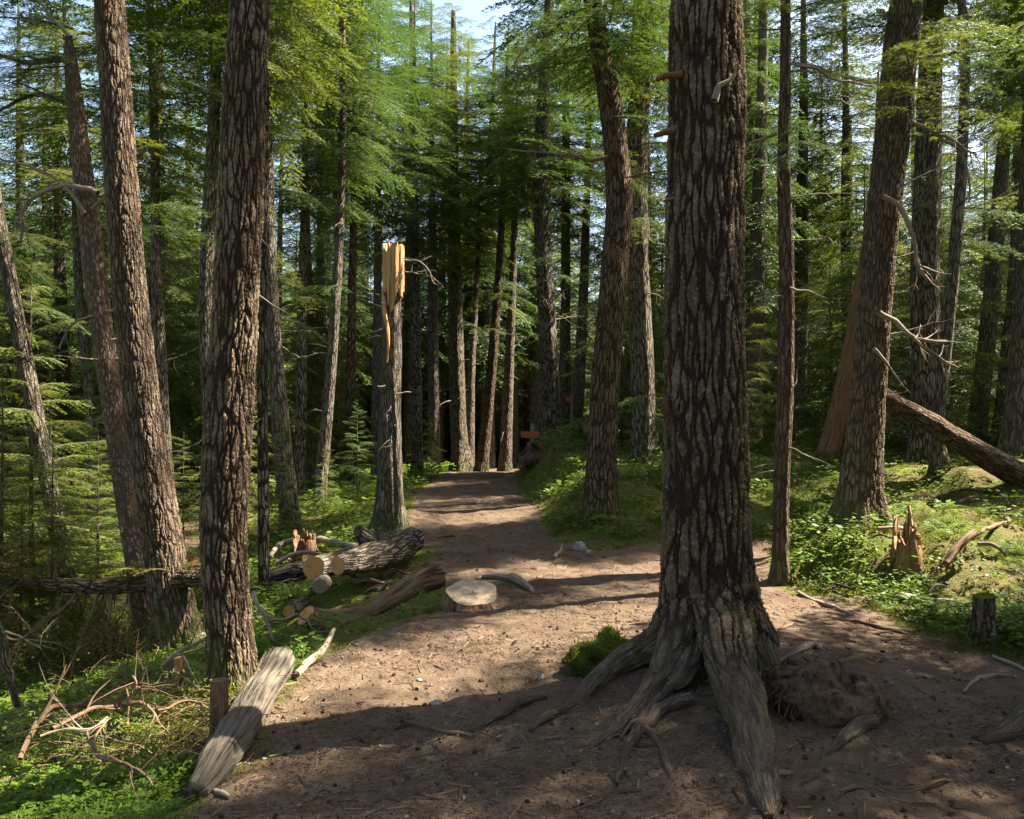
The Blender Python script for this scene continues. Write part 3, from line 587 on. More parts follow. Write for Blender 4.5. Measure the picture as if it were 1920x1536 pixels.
# traced dead limbs
pbranch('D', [(185, 362), (150, 352), (105, 352), (65, 368), (45, 405), (42, 455)], 12, 5, sub=5, dy=-.3, seed=3)
pbranch('D', [(160, 400), (120, 350), (70, 318), (0, 296)], 9, 4, sub=6, dy=-.3, seed=4)
pbranch('D', [(170, 395), (205, 360), (200, 300), (190, 262)], 7, 3, sub=4, dy=-.2, seed=5)
pbranch('D', [(140, 118), (100, 112), (50, 116), (-20, 100)], 14, 6, sub=6, dy=.1, seed=6, mat='bark_mid')
pbranch('D', [(150, 205), (110, 185), (60, 178), (-10, 210)], 11, 5, sub=7, dy=.1, seed=7, mat='bark_mid')
pbranch('D', [(132, 70), (110, 45), (80, 10), (60, -20)], 8, 3, sub=5, seed=8)
pbranch('D', [(178, 590), (140, 605), (115, 640), (110, 655)], 6, 3, sub=4, seed=9)
for k, (x, y) in enumerate([(205, 420), (212, 505), (214, 580), (222, 636), (228, 672)]): pbranch('D', [(x - 12, y + 4), (x + 18, y - 3)], 8, 3, sub=0, seed=20 + k)
pbranch('T', [(1655, 368), (1690, 390), (1712, 440), (1722, 500), (1738, 524)], 11, 6, sub=6, dy=-.35, seed=10)
pbranch('T', [(1648, 585), (1680, 605), (1710, 632), (1740, 640), (1775, 640)], 12, 5, sub=5, dy=-.3, seed=11)
pbranch('T', [(1712, 634), (1740, 655), (1775, 680), (1800, 690)], 6, 3, sub=3, dy=-.32, seed=12)
pbranch('T', [(1640, 655), (1660, 680), (1680, 705), (1695, 722)], 7, 3, sub=2, dy=-.3, seed=13)
pbranch('T', [(1700, 225), (1745, 245), (1790, 265), (1830, 290)], 10, 4, sub=8, dy=-.1, seed=14)
pbranch('T', [(1760, 260), (1800, 280), (1815, 330), (1818, 380)], 7, 3, sub=5, dy=-.1, seed=15)
pbranch('T', [(1715, 110), (1780, 100), (1850, 90), (1920, 45)], 10, 5, sub=6, dy=.2, seed=16, mat='bark_mid')
pbranch('T', [(1660, 160), (1590, 145), (1530, 125), (1490, 115)], 8, 3, sub=5, dy=-.1, seed=17)
pbranch('W', [(1812, 30), (1800, 90), (1805, 140), (1798, 155)], 12, 5, sub=5, dy=-.1, seed=18)
pbranch('N', [(1100, 50), (1050, 55), (1010, 62), (985, 90), (965, 120)], 14, 4, sub=5, dy=-2, seed=19, mat='dead_brown')
pbranch('Q', [(1140, 296), (1105, 300), (1075, 292), (1045, 285)], 9, 4, sub=5, dy=-.3, seed=21, mat='dead_brown')
pbranch('Q', [(1060, 290), (1010, 285), (980, 282), (955, 280)], 5, 2, sub=3, dy=-.3, seed=22)
pbranch('S', [(1480, 120), (1530, 130), (1570, 150), (1640, 160)], 6, 3, sub=4, seed=23)
pbranch('S', [(1457, 250), (1425, 262), (1400, 270)], 8, 4, sub=1, seed=24)
pbranch('S', [(1480, 540), (1520, 548), (1548, 560)], 5, 3, sub=1, seed=25)
pbranch('J', [(756, 487), (785, 490), (800, 505), (812, 528), (822, 532)], 4, 2, sub=3, seed=26)
pbranch('J', [(756, 507), (775, 510), (790, 515)], 3, 2, sub=2, seed=27)
for k, (a, b, c_, d_) in enumerate([(716, 575, 700, 572), (718, 617, 700, 622), (715, 630, 688, 634), (742, 740, 770, 736), (722, 722, 708, 724)]): pbranch('J', [(a, b), (c_, d_)], 4, 2, sub=0, dy=-.25, seed=30 + k)
for k, (a, b) in enumerate([(1243, 142), (1241, 250), (1262, 372)]):
    pbranch('main', [(a + 30, b - 4), (a, b), (a - 16, b + (3 if k else 6))], 16 if k < 2 else 10, 9 if k < 2 else 5, sub=0, dy=-.08, seed=40 + k, mat='reddish', name='branch_stub')
pbranch('main', [(1338, 190), (1345, 165), (1358, 158), (1372, 150), (1378, 140)], 16, 5, sub=1, sublen=.08, dy=-.26, seed=45, name='branch_stub')
# green boughs close enough to show their needles
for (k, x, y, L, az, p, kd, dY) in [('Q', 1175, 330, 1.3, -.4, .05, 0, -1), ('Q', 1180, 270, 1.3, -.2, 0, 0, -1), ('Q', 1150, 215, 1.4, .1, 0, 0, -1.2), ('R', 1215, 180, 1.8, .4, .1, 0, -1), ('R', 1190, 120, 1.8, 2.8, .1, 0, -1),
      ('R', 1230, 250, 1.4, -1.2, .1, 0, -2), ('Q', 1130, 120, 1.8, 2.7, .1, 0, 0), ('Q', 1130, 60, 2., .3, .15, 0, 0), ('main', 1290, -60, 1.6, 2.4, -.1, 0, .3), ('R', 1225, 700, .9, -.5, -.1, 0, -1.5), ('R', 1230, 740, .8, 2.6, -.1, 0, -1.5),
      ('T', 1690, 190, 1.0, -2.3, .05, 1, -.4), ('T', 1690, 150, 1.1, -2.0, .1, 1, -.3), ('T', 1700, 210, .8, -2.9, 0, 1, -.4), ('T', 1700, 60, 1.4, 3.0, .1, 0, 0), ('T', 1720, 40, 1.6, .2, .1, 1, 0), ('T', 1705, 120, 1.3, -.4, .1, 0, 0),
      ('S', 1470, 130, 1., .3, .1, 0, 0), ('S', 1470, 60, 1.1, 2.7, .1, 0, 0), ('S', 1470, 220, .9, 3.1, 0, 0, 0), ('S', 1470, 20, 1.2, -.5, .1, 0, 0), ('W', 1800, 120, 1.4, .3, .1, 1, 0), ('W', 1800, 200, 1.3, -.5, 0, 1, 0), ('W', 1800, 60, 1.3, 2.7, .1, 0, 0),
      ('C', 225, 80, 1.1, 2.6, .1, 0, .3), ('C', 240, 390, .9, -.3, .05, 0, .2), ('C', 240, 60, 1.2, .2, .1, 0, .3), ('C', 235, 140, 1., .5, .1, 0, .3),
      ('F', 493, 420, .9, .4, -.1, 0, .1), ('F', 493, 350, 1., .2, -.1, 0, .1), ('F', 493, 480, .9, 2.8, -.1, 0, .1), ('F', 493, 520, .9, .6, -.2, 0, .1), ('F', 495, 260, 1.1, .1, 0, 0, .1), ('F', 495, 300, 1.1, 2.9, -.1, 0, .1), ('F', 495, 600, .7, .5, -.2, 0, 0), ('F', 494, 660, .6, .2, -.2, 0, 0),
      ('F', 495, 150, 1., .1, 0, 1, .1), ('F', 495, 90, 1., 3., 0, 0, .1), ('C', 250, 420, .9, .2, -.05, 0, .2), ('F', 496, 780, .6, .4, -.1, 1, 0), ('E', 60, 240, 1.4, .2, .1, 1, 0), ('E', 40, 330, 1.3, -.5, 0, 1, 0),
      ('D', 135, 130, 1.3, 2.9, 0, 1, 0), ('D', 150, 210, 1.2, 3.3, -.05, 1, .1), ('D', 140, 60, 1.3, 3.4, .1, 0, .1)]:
    bough(k, x, y, L, az, p, kd, dY)

rb = R_(404)
for k, n_, lo_, hi_, L0 in [('X', 12, 40, 520, 1.3), ('W', 10, 20, 480, 1.1), ('Y1', 10, 100, 520, 1.6), ('Y2', 10, 60, 500, 1.5), ('Y3', 14, 0, 520, 1.4), ('T', 7, 0, 230, 1.2), ('R', 12, 20, 420, 1.5), ('Q', 9, 0, 340, 1.3), ('AB', 10, 20, 420, 1.3),
       ('Fb', 10, 150, 600, 1.1), ('H', 10, 120, 520, 1.4), ('N', 12, 100, 540, 1.7), ('K', 12, 150, 620, 1.8), ('G', 8, 120, 560, 1.3), ('Z1', 10, 100, 560, 1.7), ('Z2', 12, 60, 600, 1.8), ('AA', 10, 120, 560, 1.4), ('AH', 10, 80, 520, 1.7),
       ('D', 5, 80, 330, .9), ('E', 8, 340, 780, .9), ('O', 8, 200, 560, 1.8), ('P', 8, 300, 600, 1.7), ('L', 8, 300, 640, 1.8), ('AG', 8, 280, 640, 1.4), ('AF', 8, 300, 620, 1.5), ('AC', 10, 300, 720, 1.4), ('S', 6, 0, 300, .8)]:
    tk = TREES[k]
    for q in range(n_):
        row = rb.uniform(lo_, hi_); zz = CAMH - (row - HY) / FPX * tk['Y']; i = int(np.clip(np.searchsorted(tk['ctr'][:, 2], zz), 0, len(tk['ctr']) - 1)); c_ = tk['ctr'][i]
        o_ = link('bough', NB[int(rb.uniform() < .45)], tk['root'], c_ - tk['base']); o_.scale = (L0 * rb.uniform(.6, 1.15),) * 3; o_.rotation_euler = (0, rb.uniform(-.05, .35), rb.uniform(0, 6.28))

# ------------------------------------------------------------------ roots of the largest tree
T = TREES['main']
def root_part(path, mat='root', ns=22, seed=0, key='main', name='root', on=None):
    """path: (px, py, width px, Y)"""
    t_ = TREES[key]; W = []
    for a, b, w_, Yv in path:
        if seed == 1:
            q_ = pw(a, b, Yv); rr_ = w_ / 2 / FPX * Yv; q_[2] = max(q_[2], g1(q_[0], q_[1]) + .25 * rr_) if b > 1240 else q_[2]; W.append([*q_, rr_])
        elif Yv < 4.35:
            g = hit(a, b); rr_ = w_ / 2 / FPX * g[1]; W.append([g[0], g[1], g[2] + rr_ * .45, rr_])
        else: W.append([*pw(a, b, Yv), w_ / 2 / FPX * Yv])
    W = resample(np.array(W), 26 * len(path) // 2); P = wig(W[:, :3], .035, seed, 5)
    r = np.clip(W[:, 3], .004, None); mb = MB()
    tube(mb, P, r, ns, lambda th, s: 1 + .22 * fbm(np.stack([np.cos(th) * 1.3 + 0 * s, np.sin(th) * 1.3 + 0 * s, s * 5 + 0 * th], -1), seed, 3), np.array([seed, 0., 1.3]))
    if seed in (1, 2, 3, 4, 7, 8, 11): FUSE.append((P, r, seed)); return
    link(name, mb.mesh(name, M[mat], t_['base']), t_['root'])
FUSE = []
root_part([(1336, 1000, 44, 4.86), (1340, 1075, 58, 4.82), (1346, 1125, 80, 4.68), (1352, 1170, 92, 4.52), (1368, 1250, 92, 4.25), (1398, 1350, 84, 3.85), (1425, 1440, 74, 3.5), (1438, 1500, 62, 3.28), (1444, 1530, 46, 3.19), (1447, 1562, 26, 3.12)], ns=60, seed=1)
root_part([(1310, 1040, 50, 4.9), (1285, 1120, 64, 4.86), (1240, 1190, 60, 4.80), (1175, 1235, 50, 4.75), (1115, 1278, 44, 4.62), (1070, 1322, 30, 4.38), (1020, 1358, 20, 4.15), (970, 1388, 6, 3.98)], ns=36, seed=2)
root_part([(1310, 1020, 50, 4.86), (1296, 1120, 84, 4.78), (1266, 1215, 70, 4.62), (1232, 1275, 50, 4.45), (1195, 1330, 36, 4.25), (1150, 1375, 26, 4.02), (1112, 1405, 18, 3.86), (1068, 1438, 6, 3.66)], ns=36, seed=3)
root_part([(1305, 1120, 40, 4.8), (1300, 1200, 52, 4.64), (1280, 1270, 42, 4.42), (1250, 1300, 30, 4.28), (1215, 1335, 22, 4.15), (1165, 1395, 8, 3.9)], ns=24, seed=4)
root_part([(1300, 1322, 24, 4.25), (1248, 1338, 24, 4.2), (1205, 1365, 24, 4.05), (1180, 1405, 20, 3.85), (1165, 1440, 14, 3.68), (1150, 1476, 5, 3.52)], ns=18, seed=5)
root_part([(1215, 1370, 16, 4.0), (1235, 1395, 16, 3.85), (1245, 1430, 15, 3.7), (1258, 1460, 12, 3.55), (1268, 1500, 4, 3.42)], ns=14, seed=6)
root_part([(1365, 1030, 40, 4.92), (1388, 1120, 56, 4.86), (1412, 1190, 58, 4.76), (1435, 1255, 54, 4.6), (1460, 1310, 40, 4.4), (1480, 1360, 14, 4.15)], ns=30, seed=7)
root_part([(1365, 1000, 30, 4.95), (1390, 1080, 46, 4.98), (1422, 1170, 48, 5.0), (1450, 1235, 40, 5.0), (1490, 1290, 20, 4.9), (1530, 1330, 8, 4.7)], ns=24, seed=8)
root_part([(1020, 1308, 12, 4.5), (980, 1318, 14, 4.4), (945, 1345, 13, 4.2), (910, 1362, 9, 4.08), (885, 1376, 3, 4.0)], ns=12, seed=9)
root_part([(1640, 1362, 26, 4.15), (1605, 1372, 30, 4.08), (1580, 1392, 22, 3.93), (1550, 1408, 16, 3.8), (1520, 1428, 5, 3.68)], ns=14, seed=10)
root_part([(1315, 1000, 50, 4.9), (1302, 1090, 84, 4.84), (1288, 1180, 90, 4.76), (1262, 1260, 84, 4.68), (1235, 1330, 60, 4.5)], ns=36, seed=11)
def fuse_main():
    """union of trunk and big roots as one continuous skin, so that the roots flare out of the bole"""
    from mathutils.kdtree import KDTree
    root = T['root']; old = [c for c in root.children if c.name.startswith('trunk')][0]; ctr, r = T['ctr'], T['r']; k = int(np.searchsorted(ctr[:, 2], 4.7))
    mm = lambda th, s: 1 + .045 * 2 * fbm(np.stack([np.cos(th) * 1.5 + 0 * s, np.sin(th) * 1.5 + 0 * s, s * 1.6 + 0 * th], -1), 5, 3) + .30 * np.exp(-np.clip(s - .3, 0, None) / .38) * (.35 + .65 * np.clip(np.cos(th * 5 + 1.), -.3, 1))
    lo = MB(); st = max(1, k // 260); tube(lo, ctr[:k:st], r[:k:st], 120, mm, np.array([3., 5., -.3]), capend=True); n0 = lo.n
    for P, rr, sd_ in FUSE:
        tube(lo, P, rr, 30, lambda th, s: 1 + .20 * fbm(np.stack([np.cos(th) * 1.2 + 0 * s, np.sin(th) * 1.2 + 0 * s, s * 4 + 0 * th], -1), sd_, 3), np.array([sd_ * 1., 0, 1.3]), capend=True)
    V0 = np.concatenate(lo.V); B0 = np.concatenate(lo.bk); isr = (np.arange(len(V0)) >= n0).astype(float)
    tmp = bpy.data.objects.new('tmp', lo.mesh('tmp', M['bark_main'])); C.objects.link(tmp)
    m = tmp.modifiers.new('r', 'REMESH'); m.mode = 'VOXEL'; m.voxel_size = .0085; m2 = tmp.modifiers.new('s', 'SMOOTH'); m2.iterations = 14; m2.factor = .5
    ev = tmp.evaluated_get(bpy.context.evaluated_depsgraph_get()); me = bpy.data.meshes.new_from_object(ev); bpy.data.objects.remove(tmp)
    n = len(me.vertices); V = np.empty(n * 3, np.float32); me.vertices.foreach_get('co', V); V = V.reshape(-1, 3).astype(float)
    kd = KDTree(len(V0)); 
    for i, v in enumerate(V0): kd.insert(v, i)
    kd.balance(); NN = [kd.find_n(v, 4) for v in V]
    bkv = np.zeros((n, 3)); rv = np.zeros(n)
    for i, l in enumerate(NN):
        w_ = np.array([1 / (q[2] + .002) for q in l]); ix = [q[1] for q in l]; w_ /= w_.sum(); near = B0[ix[0]]
        ok = np.linalg.norm(B0[ix] - near, axis=1) < .12; w2 = w_ * ok; bkv[i] = (B0[ix] * (w2 / w2.sum())[:, None]).sum(0); rv[i] = isr[ix[0]]
    # soften the change from bark to root skin by height
    rv = np.clip(rv * sst(-V[:, 2], -.52, -.02) , 0, 1)
    F = np.empty(len(me.polygons) * 4, np.int32); ls = np.array([p.loop_total for p in me.polygons]); 
    me.loops.foreach_get('vertex_index', F) if (ls == 4).all() else None
    mb = MB(); mb.add(V, F.reshape(-1, 4), bkv); up = slice(k - 6 * 1, None)
    tube(mb, ctr[up], r[up] * 1.0, 64, None, np.array([3., 5., 4.4])); nm = mb.mesh('trunk', M['bark_main'], T['base'])
    at = nm.attributes.new('rt', 'FLOAT', 'POINT'); at.data.foreach_set('value', np.concatenate([rv, np.zeros(mb.n - n)]).astype(np.float32))
    old.data = nm; print('fused', n)
fuse_main()
# small surface roots elsewhere on the path
EXC = []
def clear_of(X, Y_):
    k = np.ones(len(X), bool)
    for W in EXC:
        for a_, b_ in zip(W[:-1], W[1:]):
            ex, ey = b_[0] - a_[0], b_[1] - a_[1]; t_ = np.clip(((X - a_[0]) * ex + (Y_ - a_[1]) * ey) / (ex * ex + ey * ey + 1e-9), 0, 1)
            dx, dy = X - a_[0] - ex * t_, Y_ - a_[1] - ey * t_; k &= dx ** 2 + (dy + .12) ** 2 > (a_[3] * 1.2 + .10) ** 2
    return k
def loose(name, path, mat, label, cat_, group=None, ns=10, seed=0, amp=.03, cut=None, sink=.3, squash=None, mul=None, rows=None, ex=False):
    """a thing lying on the terrain; path: (px, py, width px[, raise m])"""
    W = []
    for p in path:
        if ex: W.append([*pw(p[0], p[1], p[3]), p[2] / 2 / FPX * p[3]]); continue
        g = hit(p[0], p[1]); r = p[2] / 2 / FPX * g[1]; W.append([g[0], g[1], g[2] + r * (1 - sink) + (p[3] if len(p) > 3 else 0), r])
    W = np.array(W); EXC.append(W); base = W[0, :3].copy(); W = resample(W, rows or 14 * len(path)); P = wig(W[:, :3], amp, seed, 4); mb = MB()
    f = mul or (lambda th, s: 1 + .16 * fbm(np.stack([np.cos(th) * 1.2 + 0 * s, np.sin(th) * 1.2 + 0 * s, s * 4 + 0 * th], -1), seed, 3))
    T_, N_, B_, V_ = tube(mb, P, np.clip(W[:, 3], .003, None), ns, f, np.array([seed * 1.3, 0, 2.]), squash=squash, capend=not cut)
    if not cut: o = tag(link(name, mb.mesh(name, M[mat], base), None, base), label, cat_, group); return o
    rt = empty(name, base, label, cat_, group); link('log_body', mb.mesh('log_body', M[mat], base), rt)
    for e in ((-1,) if cut == 'a' else (0,) if cut == 'b' else ()):
        q = V_[e]; m = MB(); m.add(np.concatenate([q, (q - q.mean(0)) * .5 + q.mean(0) + T_[e] * (.02 if e else -.02), (q - q.mean(0)) * .02 + q.mean(0)]), grid_faces(3, ns), np.concatenate([q, q, q])); link('rough_end', m.mesh('rough_end', M[mat], base), rt)
    for e in ((0,) if cut == 'a' else (-1,) if cut == 'b' else (0, -1)):
        ring = V_[e]; c0 = ring.mean(0); tdir = T_[e] * (-1 if e == 0 else 1)
        rings = [c0 + (ring - c0) * k + tdir * .003 for k in np.linspace(1, .02, 7)]
        m = MB(); F = grid_faces(7, ns); loc = np.concatenate([np.stack([((q - c0) @ N_[e]), ((q - c0) @ B_[e]), np.zeros(ns)], 1) for q in rings])
        m.add(np.concatenate(rings), F if e else F[:, ::-1], loc); link('cut_face', m.mesh('cut_face', M['cut' if mat != 'plank' else 'cut_old'], base), rt)
    return rt
loose('surface_root', [(905, 1085, 10), (940, 1088, 16), (970, 1096, 16), (992, 1108, 12), (1002, 1114, 4)], 'dead', 'bleached bent root sticking out of the path right of the cut stump', 'root', seed=1, sink=.2)
loose('surface_root', [(1460, 1240, 6), (1500, 1224, 12), (1528, 1216, 18), (1545, 1222, 4)], 'dead', 'pale root knuckle in the path right of the largest tree', 'root', seed=2, sink=.6)
loose('surface_root', [(1490, 1275, 5), (1550, 1248, 12), (1600, 1236, 14), (1650, 1238, 4)], 'rotten', 'brown root ridge crossing the right branch of the path', 'root', seed=3, sink=.8)
loose('surface_root', [(1840, 1395, 10), (1880, 1382, 34), (1920, 1370, 60), (1990, 1350, 80)], 'root', 'dark root entering the path from the right edge', 'root', seed=4, sink=.5, ns=20)
for k, p_ in enumerate([[(700, 1380, 3), (760, 1365, 8), (830, 1372, 9), (880, 1385, 3)], [(1080, 1180, 3), (1130, 1166, 9), (1190, 1172, 12), (1235, 1180, 10)], [(820, 1010, 3), (870, 1004, 8), (930, 1010, 9), (985, 1020, 3)], [(1560, 1500, 4), (1620, 1480, 10), (1700, 1486, 12), (1790, 1470, 4)], [(1450, 1180, 4), (1520, 1170, 9), (1600, 1182, 10), (1680, 1196, 4)]]):
    loose('surface_root', p_, 'rotten', 'thin root worn bare by feet, barely rising from the dirt path', 'root', 'worn roots in the path', seed=30 + k, sink=.75, amp=.06)
loose('surface_root', [(1800, 1300, 4), (1830, 1278, 8), (1860, 1268, 8), (1890, 1266, 3)], 'dead', 'short pale root below the small mossy stump', 'root', seed=5)

# ------------------------------------------------------------------ logs, stumps and branches
loose('log', [(372, 1500, 46), (398, 1468, 66), (440, 1402, 70), (482, 1332, 68), (524, 1270, 66)], 'plank', 'weathered grey squared log lying along the left path edge', 'log', ns=64, seed=7, amp=.012, cut='b', sink=.35,
      mul=lambda th, s: .95 / np.maximum(np.abs(np.cos(th)), np.abs(np.sin(th))) ** .25 + .26 * fbm(np.stack([np.cos(th) * 2.2 + 0 * s, np.sin(th) * 2.2 + 0 * s, s * 2.2 + 0 * th], -1), 7, 4) - .10 * np.exp(-((th - 2.1) / .12) ** 2) - .08 * np.exp(-((th - 3.3) / .09) ** 2) + (.25 * fbm(np.stack([np.cos(th) * 4 + 0 * s, np.sin(th) * 4 + 0 * s, 0 * s + 0 * th], -1), 9, 2) - .1) * np.exp(-s / .08), rows=160)
loose('log', [(588, 1064, 42, 7.9), (620, 1058, 44, 8.3), (665, 1046, 44, 8.9)], 'bark_mid', 'short log with a sawn brown end, left end of the log heap', 'log', ns=32, seed=8, amp=.02, cut='a', ex=True)
loose('log', [(631, 1062, 36, 7.7), (660, 1054, 48, 7.9), (700, 1046, 56, 8.2), (735, 1034, 58, 8.6), (757, 1022, 50, 9.0)], 'bark_mid', 'log with a bright orange sawn end in the middle of the log heap', 'log', ns=40, seed=9, amp=.05, cut='a', ex=True, rows=90)
loose('log', [(668, 996, 24, 8.3), (690, 1012, 36, 8.4), (718, 1018, 40, 8.7), (745, 1014, 42, 9.1), (772, 1012, 48, 9.4)], 'bark_mid', 'rough barked log lying on top of the log heap beside the path', 'log', ns=48, seed=10, amp=.05, ex=True, rows=110)
loose('log', [(574, 1152, 40, 6.75), (590, 1162, 46, 6.8), (640, 1168, 48, 7.0), (690, 1150, 44, 7.15), (745, 1118, 42, 7.3), (790, 1088, 44, 7.5), (822, 1080, 50, 7.6)], 'rotten', 'curved brown barkless log ending at the cut stump', 'log', ns=48, seed=11, amp=.03, cut='a', ex=True, rows=150)
loose('log', [(540, 1146, 22, 6.9), (552, 1138, 24, 7.1), (572, 1128, 22, 7.4)], 'bark_mid', 'small thin log with a sawn end left of the curved brown log', 'log', ns=20, seed=12, cut='a', ex=True)
loose('log', [(600, 1102, 28, 7.2), (602, 1096, 30, 7.4), (606, 1090, 28, 7.7)], 'dead', 'stubby pale log chunk below the orange sawn end', 'log', ns=24, seed=13, ex=True)
loose('log', [(500, 1100, 24, .05), (540, 1092, 28, .06), (585, 1085, 26, .06)], 'bark_mid', 'grey log end sticking out left of the log heap', 'log', ns=20, seed=14)
loose('fallen_branch', [(505, 1066, 8, .12), (530, 1050, 10, .2), (575, 1046, 11, .22), (625, 1055, 12, .2), (680, 1060, 12, .15)], 'dead', 'arched grey branch lying behind the log heap', 'branch', 'fallen branches around the log heap', seed=15, sink=0)
loose('fallen_branch', [(515, 1075, 6, .1), (560, 1062, 8, .14), (610, 1062, 6, .12)], 'dead', 'thin low branch under the arched grey one by the log heap', 'branch', 'fallen branches around the log heap', seed=16)
loose('fallen_branch', [(553, 1272, 14), (585, 1248, 16, .02), (612, 1228, 12, .03), (626, 1205, 8, .08)], 'dead', 'grey branch lying on the slope beyond the end of the squared log', 'branch', 'fallen branches around the log heap', seed=17)
loose('fallen_branch', [(1040, 1050, 8), (1048, 1040, 6, .02), (1056, 1030, 3, .05)], 'dead', 'short pale stick at the foot of the mossy bank', 'branch', seed=18)
loose('fallen_branch', [(1680, 1130, 10, .05), (1730, 1137, 12, .04), (1800, 1140, 10, .02)], 'dead', 'pale stick lying below the broken orange stump on the right', 'branch', seed=19)
loose('fallen_branch', [(1495, 1115, 6), (1540, 1135, 7), (1600, 1155, 5)], 'dead', 'thin stick across the sunny path right of the slim knobbly trunk', 'branch', seed=20)
loose('fallen_branch', [(1560, 1160, 5), (1620, 1172, 7), (1700, 1190, 5)], 'rotten', 'dark stick at the path edge below the sunny moss', 'branch', seed=21)
loose('fallen_branch', [(1860, 1235, 7), (1900, 1252, 9), (1960, 1275, 7)], 'dead', 'pale stick at the right edge of the path below the small mossy stump', 'branch', seed=22)
loose('fallen_branch', [(1770, 1095, 14, .15), (1800, 1075, 16, .2), (1825, 1055, 14, .25)], 'rotten', 'dark rotten branch propped on the moss left of the small mossy stump', 'branch', seed=23)
loose('fallen_branch', [(390, 1478, 10), (415, 1492, 12), (428, 1498, 8)], 'dead', 'small broken stick at the near end of the squared log', 'branch', seed=24)
rz = R_(55)
for k in range(26):
    cx_, cy_ = (rz.uniform(500, 760), rz.uniform(1040, 1130)) if k < 16 else (rz.uniform(1480, 1880), rz.uniform(930, 1130)); a_ = rz.uniform(-.5, .5); L_ = rz.uniform(20, 70)
    loose('fallen_branch', [(cx_, cy_, rz.uniform(5, 11), .03), (cx_ + L_ * .5, cy_ + a_ * L_ * .5 + rz.uniform(-4, 4), rz.uniform(4, 8), rz.uniform(.03, .1)), (cx_ + L_, cy_ + a_ * L_, 4, .04)], ['dead', 'rotten', 'bark_mid'][k % 3],
          'thin dead stick among the debris of the log heap' if k < 16 else 'thin dead stick on the mossy ground right of the largest tree', 'branch', 'sticks around the log heap' if k < 16 else 'sticks on the mossy ground', seed=200 + k, ns=6)
# big leaning fallen log on the right
def airlog(name, path, mat, label, cat_, ns=30, seed=0, amp=.03, group=None, end=None):
    W = np.array([[*pw(a, b, Yv), w_ / 2 / FPX * Yv] for a, b, w_, Yv in path]); base = W[0, :3].copy(); W = resample(W, 30 * len(path)); mb = MB()
    tube(mb, wig(W[:, :3], amp, seed, 3), np.clip(W[:, 3], .004, None), ns, lambda th, s: 1 + .14 * fbm(np.stack([np.cos(th) * 1.4 + 0 * s, np.sin(th) * 1.4 + 0 * s, s * 3 + 0 * th], -1), seed, 3), np.array([seed, 0., 2.]), capend=True)
    rt = empty(name, base, label, cat_, group); link('trunk', mb.mesh('trunk', M[mat], base), rt); return rt, base, W
airlog('fallen_tree', [(1630, 726, 30, 11.2), (1700, 768, 34, 11.2), (1780, 815, 40, 11.2), (1850, 858, 44, 11.1), (1940, 908, 50, 11.0), (2020, 950, 50, 11.0)], 'bark_brown', 'fallen trunk slanting down to the right behind the stout leaning tree', 'fallen tree', seed=3)
YU = hit(1550, 866)[1]; print('YU', YU, 'T', TREES['T']['Y'])
airlog('leaning_dead_tree', [(1536, 905, 44, YU), (1548, 860, 42, YU), (1565, 800, 36, YU), (1588, 700, 32, YU), (1608, 580, 27, YU), (1628, 450, 20, YU), (1640, 370, 8, YU)], 'reddish', 'bare reddish trunk leaning behind the stout tree on the right', 'dead tree', seed=4)
rt, bs, W = airlog('fallen_tree', [(400, 1078, 34, 7.6), (300, 1090, 32, 7.7), (200, 1098, 30, 7.8), (100, 1096, 22, 7.9), (20, 1094, 15, 8.0), (-120, 1090, 9, 8.1)], 'bark_near', 'slender fallen trunk lying level across the left with drooping branches', 'fallen tree', seed=5)
rng = R_(77)
for k in range(26):
    x = rng.uniform(-60, 330); up = k < 8; i = np.argmin(np.abs(W[:, 0] - pw(x, 1095, 7.85)[0])); p = W[i, :3]
    d = np.array([rng.uniform(-.6, .6), rng.uniform(-.6, .3), .9 if up else -1.]); mb = MB(); L = rng.uniform(.25, .45) if up else rng.uniform(.5, 1.1)
    P = twigpath(rng, p, d, L, 7, .5 if not up else 0, .22); tube(mb, P, np.linspace(.016, .003, 7), 5, mi=1)
    if not up or k < 5:
        for j in range(2, 7):
            for q in range(3):
                B_, D_, N_, L_, W_, st = bough_arrays(rng, L=rng.uniform(.25, .42), ntw=10, ll=.035, lw=.012, droop=.5, density=.8)
                m = rotm(rng.uniform(0, 6.28), rng.uniform(-1.3, -.3) if not up else .5, 0); leaves(mb, B_ @ m.T + P[j], D_ @ m.T, L_, W_, N_ @ m.T, 0)
                for PP, rr in st[:3]: tube(mb, PP @ m.T + P[j], rr, 3, mi=1)
    link('branch', mb.mesh('branch', [M['brownneedle'] if k % 3 else M['mossblade'], M['dead_brown']], bs, smooth=False), rt)
